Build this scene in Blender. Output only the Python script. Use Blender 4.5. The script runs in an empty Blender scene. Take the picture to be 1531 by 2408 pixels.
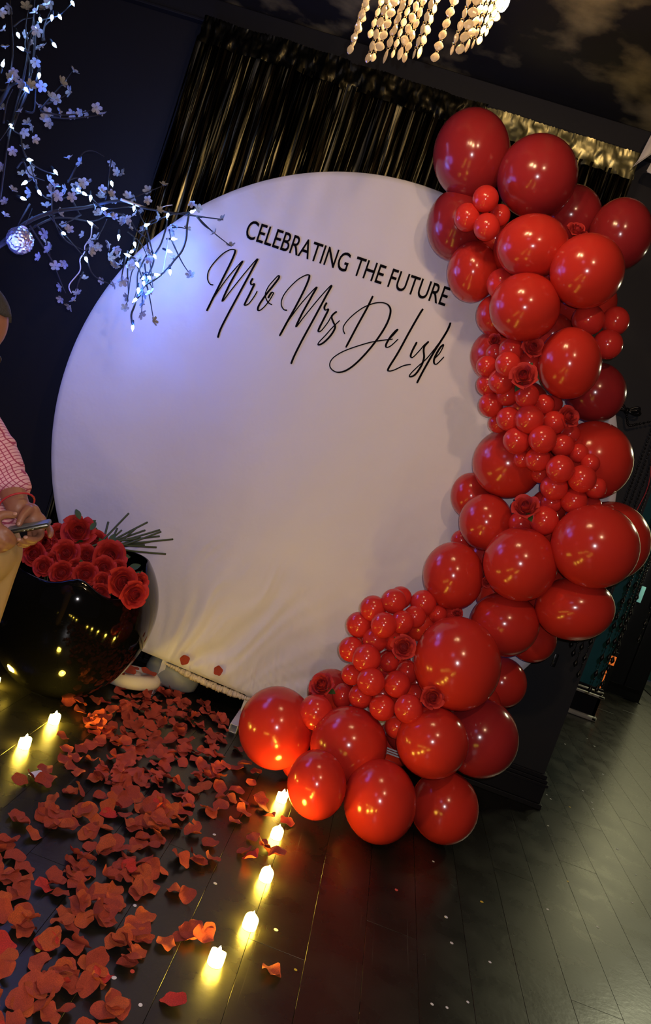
import bpy, bmesh, math, random
from math import sin, cos, pi, sqrt, radians
from mathutils import Vector, Matrix, Euler, noise

random.seed(7)
sc = bpy.context.scene
COL = sc.collection

# ------------------------------------------------------------------ camera
PW, PH, FPX = 1531, 2408, 1890.0
CAM = Vector((0.0, 0.0, 1.4))
yaw, pitch, roll = radians(4.135), radians(-4.694), radians(18.99)
F = Vector((-sin(yaw)*cos(pitch), cos(yaw)*cos(pitch), sin(pitch)))
_r = Vector((cos(yaw), sin(yaw), 0))
_u = _r.cross(F)
CR = cos(roll)*_r + sin(roll)*_u
CU = -sin(roll)*_r + cos(roll)*_u
cam_d = bpy.data.cameras.new('camera')
cam = bpy.data.objects.new('camera', cam_d)
COL.objects.link(cam)
cam_d.sensor_fit = 'VERTICAL'
cam_d.sensor_height = 24.0
cam_d.lens = 24.0*FPX/PH
cam_d.clip_start = 0.02
cam.matrix_world = Matrix(((CR.x, CU.x, -F.x, CAM.x), (CR.y, CU.y, -F.y, CAM.y), (CR.z, CU.z, -F.z, CAM.z), (0, 0, 0, 1)))
sc.camera = cam

def ray(x, y):
    return F + CR*((x-PW/2)/FPX) - CU*((y-PH/2)/FPX)
def at(x, y, Y):            # point on the vertical plane y = Y seen at that place of the photo
    d = ray(x, y)
    return CAM + d*(Y/d.y)
def onz(x, y, Z=0.0):       # point on the horizontal plane z = Z
    d = ray(x, y)
    return CAM + d*((Z-CAM.z)/d.z)

# ------------------------------------------------------------------ world, exposure, lights
w = bpy.data.worlds.new('world')
sc.world = w
w.use_nodes = True
w.node_tree.nodes['Background'].inputs[0].default_value = (0.62, 0.58, 0.82, 1)
w.node_tree.nodes['Background'].inputs[1].default_value = 0.022
vs = sc.view_settings
vs.view_transform = 'Standard'
try: vs.look = 'None'
except Exception: pass
vs.exposure = 0.0
vs.gamma = 1.0
vs.use_curve_mapping = False
try:
    sc.cycles.use_denoising = True
    sc.cycles.sample_clamp_indirect = 4.0
    sc.cycles.caustics_reflective = False
    sc.cycles.caustics_refractive = False
except Exception:
    pass

def lamp(name, kind, loc, energy, color, size=0.02, target=None, spot=None):
    d = bpy.data.lights.new(name, kind)
    d.energy = energy
    d.color = color
    if kind == 'AREA':
        d.size = size
    else:
        d.shadow_soft_size = size
    if kind == 'SPOT':
        d.spot_size = radians(spot or 60); d.spot_blend = 0.4
    o = bpy.data.objects.new(name, d)
    o.location = loc
    if target is not None:
        o.rotation_euler = (Vector(target)-Vector(loc)).to_track_quat('-Z', 'Y').to_euler()
    COL.objects.link(o)
    return o
# the phone's own flash, just beside its lens
lamp('phone_flash', 'POINT', CAM + CR*0.045 + CU*0.045 - F*0.01, 70, (1.0, 0.93, 0.95), 0.006)
# the hall's warm ceiling lamp above where the photographer stands, and an unseen cool fill behind
lamp('hall_ceiling_lamp', 'POINT', (0.55, 0.35, 3.02), 56, (1.0, 0.64, 0.38), 0.06)
lamp('hall_cool_fill', 'AREA', (-1.6, -0.9, 2.9), 4, (0.5, 0.5, 1.0), 0.5, (-0.4, 3.7, 1.3))
# lamp of the room beyond the doorway
lamp('far_room_lamp', 'AREA', (3.6, 8.75, 2.95), 44, (1.0, 0.95, 0.58), 0.35, (3.35, 9.6, 1.35))
lamp('far_room_fill', 'AREA', (3.6, 6.9, 3.22), 42, (1.0, 0.98, 0.62), 0.4, (2.9, 6.4, 0.0))

# ------------------------------------------------------------------ materials
def mat(name, base, rough=0.5, metal=0.0, **kw):
    m = bpy.data.materials.new(name)
    m.use_nodes = True
    b = m.node_tree.nodes['Principled BSDF']
    b.inputs['Base Color'].default_value = (*base, 1)
    b.inputs['Roughness'].default_value = rough
    b.inputs['Metallic'].default_value = metal
    for k, v in kw.items():
        k = k.replace('_', ' ')
        if k in b.inputs:
            s = b.inputs[k]
            s.default_value = v
    return m
def N(m, t, **kw):
    n = m.node_tree.nodes.new(t)
    for k, v in kw.items(): setattr(n, k, v)
    return n
def L(m, a, b): m.node_tree.links.new(a, b)
def P(m): return m.node_tree.nodes['Principled BSDF']
def noise_col(m, c1, c2, scale=8.0, lo=0.35, hi=0.65, detail=5.0, coord='Object', stretch=None, out='Base Color'):
    tc = N(m, 'ShaderNodeTexCoord'); nz = N(m, 'ShaderNodeTexNoise'); cr = N(m, 'ShaderNodeValToRGB')
    nz.inputs['Scale'].default_value = scale; nz.inputs['Detail'].default_value = detail
    src = tc.outputs[coord]
    if stretch:
        mp = N(m, 'ShaderNodeMapping'); mp.inputs['Scale'].default_value = stretch
        L(m, src, mp.inputs[0]); src = mp.outputs[0]
    L(m, src, nz.inputs['Vector']); L(m, nz.outputs['Fac'], cr.inputs[0])
    cr.color_ramp.elements[0].position = lo; cr.color_ramp.elements[1].position = hi
    cr.color_ramp.elements[0].color = (*c1, 1); cr.color_ramp.elements[1].color = (*c2, 1)
    L(m, cr.outputs[0], P(m).inputs[out])
    return nz, cr
def bump(m, scale=40.0, strength=0.2, dist=0.01, detail=4.0, stretch=None, coord='Object'):
    tc = N(m, 'ShaderNodeTexCoord'); nz = N(m, 'ShaderNodeTexNoise'); bp = N(m, 'ShaderNodeBump')
    nz.inputs['Scale'].default_value = scale; nz.inputs['Detail'].default_value = detail
    src = tc.outputs[coord]
    if stretch:
        mp = N(m, 'ShaderNodeMapping'); mp.inputs['Scale'].default_value = stretch
        L(m, src, mp.inputs[0]); src = mp.outputs[0]
    L(m, src, nz.inputs['Vector']); L(m, nz.outputs['Fac'], bp.inputs['Height'])
    bp.inputs['Strength'].default_value = strength; bp.inputs['Distance'].default_value = dist
    L(m, bp.outputs[0], P(m).inputs['Normal'])
def emis(name, col, strength):
    m = mat(name, col, 0.5)
    b = P(m)
    b.inputs['Emission Color'].default_value = (*col, 1)
    b.inputs['Emission Strength'].default_value = strength
    return m

M = {}
M['floor'] = mat('black_floor_paint', (0.012, 0.012, 0.010), 0.27)
nz, cr = noise_col(M['floor'], (0.010, 0.0095, 0.008), (0.024, 0.023, 0.018), 3.0, 0.42, 0.9, 9.0, 'Object')
# wear: roughness broken up by scuffs
_m = M['floor']
tc = N(_m, 'ShaderNodeTexCoord'); n2 = N(_m, 'ShaderNodeTexNoise'); mr = N(_m, 'ShaderNodeMapRange')
n2.inputs['Scale'].default_value = 6.0; n2.inputs['Detail'].default_value = 8.0
L(_m, tc.outputs['Object'], n2.inputs['Vector']); L(_m, n2.outputs['Fac'], mr.inputs[0])
mr.inputs[1].default_value = 0.3; mr.inputs[2].default_value = 0.7; mr.inputs[3].default_value = 0.24; mr.inputs[4].default_value = 0.33
L(_m, mr.outputs[0], P(_m).inputs['Roughness'])
bump(_m, 60, 0.08, 0.004)
# fine scratches, two directions, lightening the paint
def _scr(rot, sc_, seed_):
    mp = N(_m, 'ShaderNodeMapping'); mp.inputs['Rotation'].default_value = (0, 0, rot); mp.inputs['Scale'].default_value = sc_; mp.inputs['Location'].default_value = (seed_, seed_, 0)
    gm = N(_m, 'ShaderNodeNewGeometry'); L(_m, gm.outputs['Position'], mp.inputs[0])
    n_ = N(_m, 'ShaderNodeTexNoise'); n_.inputs['Scale'].default_value = 1.0; n_.inputs['Detail'].default_value = 6.0
    L(_m, mp.outputs[0], n_.inputs['Vector'])
    r_ = N(_m, 'ShaderNodeMapRange'); L(_m, n_.outputs['Fac'], r_.inputs[0])
    r_.inputs[1].default_value = 0.68; r_.inputs[2].default_value = 0.76
    return r_.outputs[0]
_a = N(_m, 'ShaderNodeMath', operation='MAXIMUM'); L(_m, _scr(0.9, (90, 1.6, 1), 0), _a.inputs[0]); L(_m, _scr(-0.25, (110, 1.3, 1), 5.3), _a.inputs[1])
_x = N(_m, 'ShaderNodeMix', data_type='RGBA'); L(_m, _a.outputs[0], _x.inputs[0])
_src = P(_m).inputs['Base Color'].links[0].from_socket
L(_m, _src, _x.inputs[6]); _x.inputs[7].default_value = (0.045, 0.045, 0.034, 1)
L(_m, _x.outputs[2], P(_m).inputs['Base Color'])
M['joint'] = mat('floor_joint', (0.004, 0.004, 0.004), 0.8)
M['wall'] = mat('navy_black_wall_paint', (0.0036, 0.0040, 0.0085), 0.62)
bump(M['wall'], 90, 0.08, 0.003)
M['trimblack'] = mat('black_gloss_trim', (0.010, 0.010, 0.014), 0.3)
M['ceil'] = mat('mottled_gold_ceiling', (0.01, 0.01, 0.01), 0.6)
noise_col(M['ceil'], (0.010, 0.009, 0.009), (0.62, 0.50, 0.22), 2.1, 0.50, 0.74, 9.0, 'Object')
M['teal'] = mat('teal_wall_paint', (0.014, 0.15, 0.185), 0.5)
M['pale'] = mat('pale_far_wall_paint', (0.70, 0.68, 0.58), 0.8)
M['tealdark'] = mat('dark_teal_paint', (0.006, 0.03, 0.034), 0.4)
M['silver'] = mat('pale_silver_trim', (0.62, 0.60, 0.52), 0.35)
M['foil'] = mat('black_gold_foil', (0.30, 0.26, 0.12), 0.36, 1.0)
noise_col(M['foil'], (0.010, 0.008, 0.005), (0.60, 0.56, 0.33), 34.0, 0.54, 0.70, 2.0, 'Object', (1, 1, 0.05))
M['foilhead'] = mat('gold_foil_header', (0.60, 0.56, 0.26), 0.36, 1.0)
M['foildark'] = mat('dark_foil_header', (0.03, 0.028, 0.018), 0.30, 1.0)
M['cover'] = mat('white_fabric_cover', (0.80, 0.77, 0.79), 0.85)
bump(M['cover'], 4.5, 0.22, 0.05, 4.0)
M['ink'] = mat('black_print', (0.004, 0.003, 0.004), 0.8)
P(M['ink']).inputs['Specular IOR Level'].default_value = 0.05
M['hem'] = mat('cream_elastic_hem', (0.72, 0.62, 0.48), 0.9)
M['whitemetal'] = mat('white_metal_tube', (0.72, 0.70, 0.72), 0.35)
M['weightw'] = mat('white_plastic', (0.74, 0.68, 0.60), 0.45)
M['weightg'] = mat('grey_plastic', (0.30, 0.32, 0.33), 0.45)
def latex(n, c):
    m = mat(n, c, 0.17)
    b = P(m)
    b.inputs['Subsurface Weight'].default_value = 0.0
    return m
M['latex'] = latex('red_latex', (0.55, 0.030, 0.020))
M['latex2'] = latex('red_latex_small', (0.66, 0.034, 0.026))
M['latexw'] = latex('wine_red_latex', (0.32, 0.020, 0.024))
M['vase'] = mat('black_gloss_glaze', (0.003, 0.003, 0.003), 0.06)
P(M['vase']).inputs['Specular IOR Level'].default_value = 0.38
M['rose'] = mat('red_rose_fabric', (0.52, 0.022, 0.018), 0.75)
bump(M['rose'], 60, 0.25, 0.004)
M['roseb'] = mat('deep_red_rose_fabric', (0.42, 0.012, 0.014), 0.8)
M['leaf'] = mat('green_leaf', (0.03, 0.075, 0.02), 0.6)
M['stem'] = mat('green_stem', (0.06, 0.085, 0.035), 0.6)
def petalmat(n, c):
    m = mat(n, c, 0.8)
    noise_col(m, tuple(x*0.75 for x in c), tuple(min(1, x*1.35) for x in c), 14, 0.3, 0.7)
    bump(m, 45, 0.6, 0.006)
    return m
M['petal'] = petalmat('red_petal_cloth', (0.47, 0.066, 0.030))
M['petal2'] = petalmat('orange_red_petal_cloth', (0.60, 0.105, 0.026))
M['petal3'] = petalmat('bright_red_petal_cloth', (0.70, 0.045, 0.028))
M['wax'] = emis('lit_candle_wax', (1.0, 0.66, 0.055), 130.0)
M['flame'] = emis('candle_flame_bulb', (1.0, 0.85, 0.35), 60.0)
M['led'] = emis('white_led', (0.26, 0.46, 1.0), 75.0)
M['wire'] = mat('dark_green_wire', (0.010, 0.013, 0.012), 0.5)
M['wirew'] = mat('clear_white_wire', (0.55, 0.55, 0.62), 0.4)
M['bark'] = mat('dark_brown_bark', (0.014, 0.012, 0.012), 0.85)
M['blossom'] = mat('clear_plastic_blossom', (0.27, 0.27, 0.27), 0.45)
M['glitter'] = mat('silver_glitter', (0.78, 0.76, 0.80), 0.22, 0.9)
M['brass'] = mat('warm_brass', (0.70, 0.48, 0.18), 0.3, 1.0)
M['crystal'] = mat('cut_crystal', (1.0, 0.86, 0.62), 0.08, Transmission_Weight=0.55, IOR=1.5)
_m = M['crystal']; _nt = _m.node_tree
_tr = N(_m, 'ShaderNodeBsdfTranslucent'); _tr.inputs[0].default_value = (1.0, 0.88, 0.66, 1)
_gl = N(_m, 'ShaderNodeBsdfGlossy'); _gl.inputs[0].default_value = (1.0, 0.9, 0.75, 1); _gl.inputs['Roughness'].default_value = 0.12
_df = N(_m, 'ShaderNodeBsdfDiffuse'); _df.inputs[0].default_value = (1.0, 0.88, 0.66, 1)
_m1 = N(_m, 'ShaderNodeMixShader'); _m1.inputs[0].default_value = 0.4; L(_m, _tr.outputs[0], _m1.inputs[1]); L(_m, _df.outputs[0], _m1.inputs[2])
_m2 = N(_m, 'ShaderNodeMixShader'); _m2.inputs[0].default_value = 0.25; L(_m, _m1.outputs[0], _m2.inputs[1]); L(_m, _gl.outputs[0], _m2.inputs[2])
L(_m, _m2.outputs[0], _nt.nodes['Material Output'].inputs['Surface'])
M['bulb'] = emis('warm_bulb', (1.0, 0.72, 0.34), 120.0)
M['bead'] = mat('black_bead', (0.006, 0.006, 0.007), 0.25)
M['dotw'] = mat('white_confetti_paper', (0.72, 0.72, 0.74), 0.5)
M['doty'] = mat('gold_confetti_paper', (0.70, 0.52, 0.05), 0.4)
M['dotr'] = mat('red_confetti_paper', (0.60, 0.08, 0.07), 0.5)
M['black'] = mat('black_plastic', (0.008, 0.008, 0.009), 0.3)
M['orange'] = mat('orange_label_with_glow', (1.0, 0.20, 0.03), 0.5)
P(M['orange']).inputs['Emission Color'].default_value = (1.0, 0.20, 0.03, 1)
P(M['orange']).inputs['Emission Strength'].default_value = 0.5  # weak glow put into the label's colour in place of reflected light
M['tealreflect'] = emis('teal_reflection_glow', (0.30, 0.72, 0.66), 0.22)  # glow put in for a lit window mirrored in black gloss
M['skin'] = mat('brown_skin', (0.27, 0.115, 0.070), 0.5)
M['nail'] = mat('fingernail', (0.45, 0.24, 0.18), 0.35)
M['hair'] = mat('short_greying_hair', (0.035, 0.032, 0.035), 0.8)
bump(M['hair'], 220, 0.7, 0.006)
M['trouser'] = mat('tan_cotton', (0.42, 0.29, 0.13), 0.85)
M['shoe'] = mat('dark_brown_leather', (0.05, 0.025, 0.012), 0.4)
M['wristband'] = mat('red_wristband', (0.45, 0.02, 0.03), 0.6)
M['phonecase'] = mat('dark_phone_metal', (0.035, 0.034, 0.03), 0.33, 0.5)
M['phonechrome'] = mat('phone_polished_edge', (0.30, 0.28, 0.23), 0.3, 1.0)
M['screen'] = emis('phone_screen', (0.10, 0.11, 0.12), 0.12)
M['shirt'] = mat('pink_check_cotton', (0.75, 0.42, 0.48), 0.9)
_m = M['shirt']
tc = N(_m, 'ShaderNodeTexCoord'); mp = N(_m, 'ShaderNodeMapping')
mp.inputs['Rotation'].default_value = (0, radians(-32), 0); mp.inputs['Scale'].default_value = (95, 95, 95)
L(_m, tc.outputs['Object'], mp.inputs[0])
sx = N(_m, 'ShaderNodeSeparateXYZ'); L(_m, mp.outputs[0], sx.inputs[0])
def _line(sock):
    f = N(_m, 'ShaderNodeMath', operation='FRACT'); L(_m, sock, f.inputs[0])
    g = N(_m, 'ShaderNodeMath', operation='LESS_THAN'); L(_m, f.outputs[0], g.inputs[0]); g.inputs[1].default_value = 0.20
    return g.outputs[0]
mx = N(_m, 'ShaderNodeMath', operation='MAXIMUM')
L(_m, _line(sx.outputs[0]), mx.inputs[0]); L(_m, _line(sx.outputs[2]), mx.inputs[1])
mc = N(_m, 'ShaderNodeMix', data_type='RGBA')
L(_m, mx.outputs[0], mc.inputs[0])
mc.inputs[6].default_value = (0.74, 0.42, 0.50, 1); mc.inputs[7].default_value = (0.36, 0.055, 0.13, 1)
L(_m, mc.outputs[2], P(_m).inputs['Base Color'])

# ------------------------------------------------------------------ mesh helpers
class MB:
    """collects shapes in world space; build() links them as ONE mesh object"""
    def __init__(s): s.v = []; s.f = []
    def add(s, v, f):
        k = len(s.v); s.v += [Vector(p) for p in v]; s.f += [tuple(i+k for i in q) for q in f]
        return s
    def box(s, a, b, bev=0.0):
        x0, y0, z0 = a; x1, y1, z1 = b
        if bev <= 0:
            v = [(x0,y0,z0),(x1,y0,z0),(x1,y1,z0),(x0,y1,z0),(x0,y0,z1),(x1,y0,z1),(x1,y1,z1),(x0,y1,z1)]
            return s.add(v, [(0,3,2,1),(4,5,6,7),(0,1,5,4),(1,2,6,5),(2,3,7,6),(3,0,4,7)])
        bm = bmesh.new(); bmesh.ops.create_cube(bm, size=1)
        for p in bm.verts:
            p.co = Vector(((x0+x1)/2+p.co.x*(x1-x0), (y0+y1)/2+p.co.y*(y1-y0), (z0+z1)/2+p.co.z*(z1-z0)))
        bmesh.ops.bevel(bm, geom=bm.edges[:], offset=bev, segments=2, affect='EDGES', profile=0.5)
        return s.bm(bm)
    def bm(s, bm, mtx=None):
        bm.verts.index_update()
        v = [(mtx @ p.co) if mtx else p.co.copy() for p in bm.verts]
        f = [tuple(q.index for q in fc.verts) for fc in bm.faces]
        bm.free()
        return s.add(v, f)
    def tube(s, pts, rad, n=8, caps=True):
        pts = [Vector(p) for p in pts]
        if not hasattr(rad, '__len__'): rad = [rad]*len(pts)
        v = []; f = []
        t = (pts[1]-pts[0]).normalized()
        up = Vector((0, 0, 1)) if abs(t.z) < 0.9 else Vector((1, 0, 0))
        nx = t.cross(up).normalized()
        for i, p in enumerate(pts):
            if i == 0: t = pts[1]-pts[0]
            elif i == len(pts)-1: t = pts[-1]-pts[-2]
            else: t = pts[i+1]-pts[i-1]
            if t.length < 1e-9: t = Vector((0, 0, 1))
            t.normalize()
            nx = (nx - t*nx.dot(t))
            if nx.length < 1e-6: nx = t.orthogonal()
            nx.normalize(); ny = t.cross(nx)
            for k in range(n):
                a = 2*pi*k/n
                v.append(p + (nx*cos(a)+ny*sin(a))*rad[i])
        for i in range(len(pts)-1):
            for k in range(n):
                f.append((i*n+k, i*n+(k+1) % n, (i+1)*n+(k+1) % n, (i+1)*n+k))
        if caps:
            f.append(tuple(range(n-1, -1, -1))); b = (len(pts)-1)*n
            f.append(tuple(b+k for k in range(n)))
        return s.add(v, f)
    def lathe(s, prof, n=24, mtx=None, sxy=(1, 1)):
        """prof: (r, z) from bottom to top; closed when r = 0 at the ends"""
        v = []; f = []; rings = []
        for r, z in prof:
            if r <= 1e-6:
                rings.append([len(v)]); v.append(Vector((0, 0, z)))
            else:
                rings.append(list(range(len(v), len(v)+n)))
                for k in range(n):
                    a = 2*pi*k/n; v.append(Vector((r*cos(a)*sxy[0], r*sin(a)*sxy[1], z)))
        for A, B in zip(rings, rings[1:]):
            if len(A) == 1 and len(B) == 1: continue
            for k in range(n):
                k2 = (k+1) % n
                if len(A) == 1: f.append((A[0], B[k2], B[k]))
                elif len(B) == 1: f.append((A[k], A[k2], B[0]))
                else: f.append((A[k], A[k2], B[k2], B[k]))
        if mtx: v = [mtx @ p for p in v]
        return s.add(v, f)
    def ball(s, c, r, n=12, m=8, mtx=None):
        if not hasattr(r, '__len__'): r = (r, r, r)
        prof = [(sin(pi*i/m), -cos(pi*i/m)) for i in range(m+1)]
        X = Matrix.Translation(Vector(c)) @ (mtx or Matrix.Identity(4)) @ Matrix.Diagonal((r[0], r[1], r[2], 1))
        return s.lathe(prof, n, X)
    def mesh(s, name, smooth=True):
        me = bpy.data.meshes.new(name)
        me.from_pydata([tuple(p) for p in s.v], [], s.f)
        me.polygons.foreach_set('use_smooth', [smooth]*len(me.polygons))
        me.update()
        return me
    def build(s, name, m, parent=None, smooth=True, base=False):
        lo = Vector((min(p.x for p in s.v), min(p.y for p in s.v), min(p.z for p in s.v)))
        hi = Vector((max(p.x for p in s.v), max(p.y for p in s.v), max(p.z for p in s.v)))
        c = (lo+hi)/2
        if base: c.z = lo.z
        s.v = [p-c for p in s.v]
        o = bpy.data.objects.new(name, s.mesh(name, smooth))
        o.data.materials.append(m)
        COL.objects.link(o)
        if parent is not None:
            o.parent = parent; o.location = c - wloc(parent)
        else:
            o.location = c
        return o
def wloc(o):
    p = Vector(o.location)
    while o.parent is not None:
        o = o.parent; p += Vector(o.location)
    return p
def sharp(o, angle=35):
    """smooth with sharp edges kept"""
    bm = bmesh.new(); bm.from_mesh(o.data)
    for e in bm.edges:
        if len(e.link_faces) == 2 and e.calc_face_angle() > radians(angle): e.smooth = False
    bm.to_mesh(o.data); bm.free()
    return o
def tag(o, label, cat, group=None, kind=None):
    if label: o['label'] = label
    if cat: o['category'] = cat
    if group: o['group'] = group
    if kind: o['kind'] = kind
    return o
def thing(name, label, cat, loc=(0, 0, 0), group=None):
    o = bpy.data.objects.new(name, None)
    o.empty_display_size = 0.05
    o.location = loc
    COL.objects.link(o)
    return tag(o, label, cat, group)
def struct(name, mb, m, parent=None, smooth=False):
    o = mb.build(name, m, parent, smooth)
    if parent is None: o['kind'] = 'structure'
    return o
def inst(name, me, m, parent, mtx):
    """a further object on shared mesh data"""
    o = bpy.data.objects.new(name, me)
    if m is not None and len(me.materials) == 0: me.materials.append(m)
    COL.objects.link(o)
    if parent is not None: o.parent = parent
    o.matrix_local = mtx
    return o
def copy_tree(root):
    r = root.copy(); COL.objects.link(r)
    for ch in root.children:
        c = ch.copy(); COL.objects.link(c); c.parent = r
        for g in ch.children:
            d = g.copy(); COL.objects.link(d); d.parent = c
    return r
def spline(pts, k=6):
    pts = [Vector(p) for p in pts]; out = []
    n = len(pts)
    for i in range(n-1):
        p0 = pts[max(i-1, 0)]; p1 = pts[i]; p2 = pts[i+1]; p3 = pts[min(i+2, n-1)]
        for j in range(k):
            t = j/k
            out.append(0.5*((2*p1)+(p2-p0)*t+(2*p0-5*p1+4*p2-p3)*t*t+(3*p1-p0-3*p2+p3)*t**3))
    out.append(pts[-1])
    return out
def frame(z, x=None):
    z = Vector(z).normalized()
    x = Vector(x) if x is not None else z.orthogonal()
    x = (x - z*x.dot(z)).normalized(); y = z.cross(x)
    return Matrix(((x.x, y.x, z.x, 0), (x.y, y.y, z.y, 0), (x.z, y.z, z.z, 0), (0, 0, 0, 1)))

# ------------------------------------------------------------------ the room
CEIL = 3.30
fl = struct('floor', MB().box((-3.6, -1.5, -0.12), (5.0, 9.6, -0.012)), M['joint'])
pw, pl = 0.1700, 1.9
plank_me = None
random.seed(3)
for i in range(38):
    x = -2.35 + i*pw
    off = [0.0, 0.95, 0.45, 1.4][i % 4]
    for j in range(6):
        y0 = -1.5 + j*pl - off*0.7 + (0.0 if i % 2 else 0.2)
        if y0 < -1.6 or y0 + pl > 9.7: continue
        if plank_me is None:
            bm = bmesh.new(); bmesh.ops.create_cube(bm, size=1)
            for p in bm.verts: p.co = Vector((p.co.x*(pw-0.0012), p.co.y*(pl-0.0016), p.co.z*0.012))
            bmesh.ops.bevel(bm, geom=[e for e in bm.edges if all(v.co.z > 0 for v in e.verts)], offset=0.0003, segments=1, affect='EDGES')
            plank_me = MB().bm(bm).mesh('plank', False); plank_me.materials.append(M['floor'])
        p = bpy.data.objects.new('plank', plank_me)
        COL.objects.link(p); p.parent = fl
        p.location = Vector((x+pw/2, y0+pl/2, -0.006)) - wloc(fl)
        p.rotation_euler = (0, 0, 0) if (i*7+j*3) % 2 else (0, 0, pi)

WX = 1.192
struct('wall_back', MB().box((-3.6, 4.09, 0), (WX, 4.25, CEIL)), M['wall'])
struct('wall_left', MB().box((-3.75, -1.5, 0), (-3.6, 4.25, CEIL)), M['wall'])
struct('wall_far', MB().box((-3.6, 9.6, 0), (5.0, 9.75, CEIL)), M['tealdark'])
struct('wall_panel_far', MB().box((2.90, 9.56, 0.38), (5.0, 9.60, CEIL)), M['pale'])
struct('wall_right', MB().box((5.0, -1.5, 0), (5.15, 9.75, CEIL)), M['wall'])
ce = struct('ceiling', MB().box((-3.75, -1.5, CEIL), (5.15, 9.75, CEIL+0.1)), M['ceil'])
b = MB()
for (yy, z0, z1) in ((4.055, 0.0, 0.026), (4.066, 0.026, 0.115), (4.058, 0.115, 0.132), (4.066, 0.132, 0.150), (4.074, 0.150, 0.172)):
    b.box((-3.6, yy, z0), (WX + (4.09-yy), 4.25, z1), 0.003)
struct('baseboard_back', b, M['trimblack'])
b = MB()
b.box((-3.6, 4.055, 3.185), (WX, 4.09, CEIL), 0.004)
b.box((-3.6, 4.045, 3.175), (WX, 4.09, 3.190), 0.003)
struct('trim_1', b, M['wall'])
# teal pier of the far room with its moulded base
PX_ = 2.058
pier = struct('wall_pier', MB().box((1.50, 6.50, 0), (PX_, 6.95, CEIL)), M['teal'])
b = MB().box((1.47, 6.455, 0.035), (PX_+0.03, 6.50, 0.185), 0.004)
b.box((PX_, 6.455, 0.035), (PX_+0.03, 6.95, 0.185), 0.004)
o = struct('base_board', b, M['trimblack'], pier)
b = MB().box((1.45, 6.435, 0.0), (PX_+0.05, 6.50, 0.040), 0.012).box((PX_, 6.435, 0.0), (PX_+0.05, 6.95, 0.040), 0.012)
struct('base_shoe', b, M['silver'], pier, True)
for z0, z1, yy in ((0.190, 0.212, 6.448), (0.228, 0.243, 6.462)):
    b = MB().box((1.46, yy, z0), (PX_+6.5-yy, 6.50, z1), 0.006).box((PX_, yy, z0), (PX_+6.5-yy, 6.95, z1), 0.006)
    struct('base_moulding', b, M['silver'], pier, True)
b = MB().box((1.465, 6.470, 0.185), (PX_+0.03, 6.50, 0.262), 0.004)
struct('base_cap', b, M['trimblack'], pier)
# light-switch-size plate on the black wall beside the balloons
q = at(1305, 1553, 4.085)
t = thing('wall_outlet', 'narrow black outlet plate low on the black wall right of the balloons', 'outlet', (q.x, 4.09, q.z-0.035))
sharp(MB().box((q.x-0.011, 4.080, q.z-0.034), (q.x+0.011, 4.0905, q.z+0.034), 0.003).build('cover_plate', M['black'], t))
for s in (-1, 1):
    MB().box((q.x-0.005, 4.078, q.z+s*0.015-0.007), (q.x+0.005, 4.082, q.z+s*0.015+0.007), 0.001).build('socket', M['trimblack'], t)

# black cabinet of the far room, seen through the doorway
ca = at(1447, 1625, 7.9)
cx0 = 2.50
t = thing('dark_cabinet', 'tall glossy black cabinet in the room beyond the teal pier', 'cabinet', (cx0+0.20, 8.1, 0))
MB().box((cx0, 7.9, 0.0), (cx0+0.40, 8.3, 2.3), 0.01).build('body', M['black'], t)
for k in range(2):
    xa = cx0+0.025+k*0.18
    MB().box((xa, 7.885, 0.12), (xa+0.17, 7.90, 2.2), 0.006).build('door', M['trimblack'], t)
    MB().tube([(xa+(0.15 if k == 0 else 0.02), 7.875, 0.95), (xa+(0.15 if k == 0 else 0.02), 7.875, 1.15)], 0.008).build('handle', M['whitemetal'], t)
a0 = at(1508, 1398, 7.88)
MB().box((a0.x-0.020, 7.872, a0.z-0.08), (a0.x+0.020, 7.886, a0.z+0.08), 0.004).build('window_reflection', M['tealreflect'], t)  # glowing slab stands for a window's reflection, not a real pane
q = at(1441, 1555, 7.85)
t = thing('orange_label', 'small bright orange label with a thin strip below, by the far doorway', 'label', (q.x, 7.89, q.z-0.25))
MB().box((q.x-0.032, 7.876, q.z-0.045), (q.x+0.032, 7.884, q.z+0.045), 0.002).build('label_plate', M['orange'], t)
MB().box((q.x-0.022, 7.876, q.z-0.29), (q.x-0.006, 7.884, q.z-0.075), 0.001).build('label_strip', M['orange'], t)
for dz in (0.016, -0.014):
    MB().box((q.x-0.020, 7.873, q.z+dz-0.004), (q.x+0.018, 7.877, q.z+dz+0.004)).build('label_mark', M['black'], t)
MB().box((q.x-0.045, 7.884, q.z-0.40), (q.x+0.045, 7.93, q.z+0.09), 0.003).build('backing_board', M['black'], t)

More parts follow.
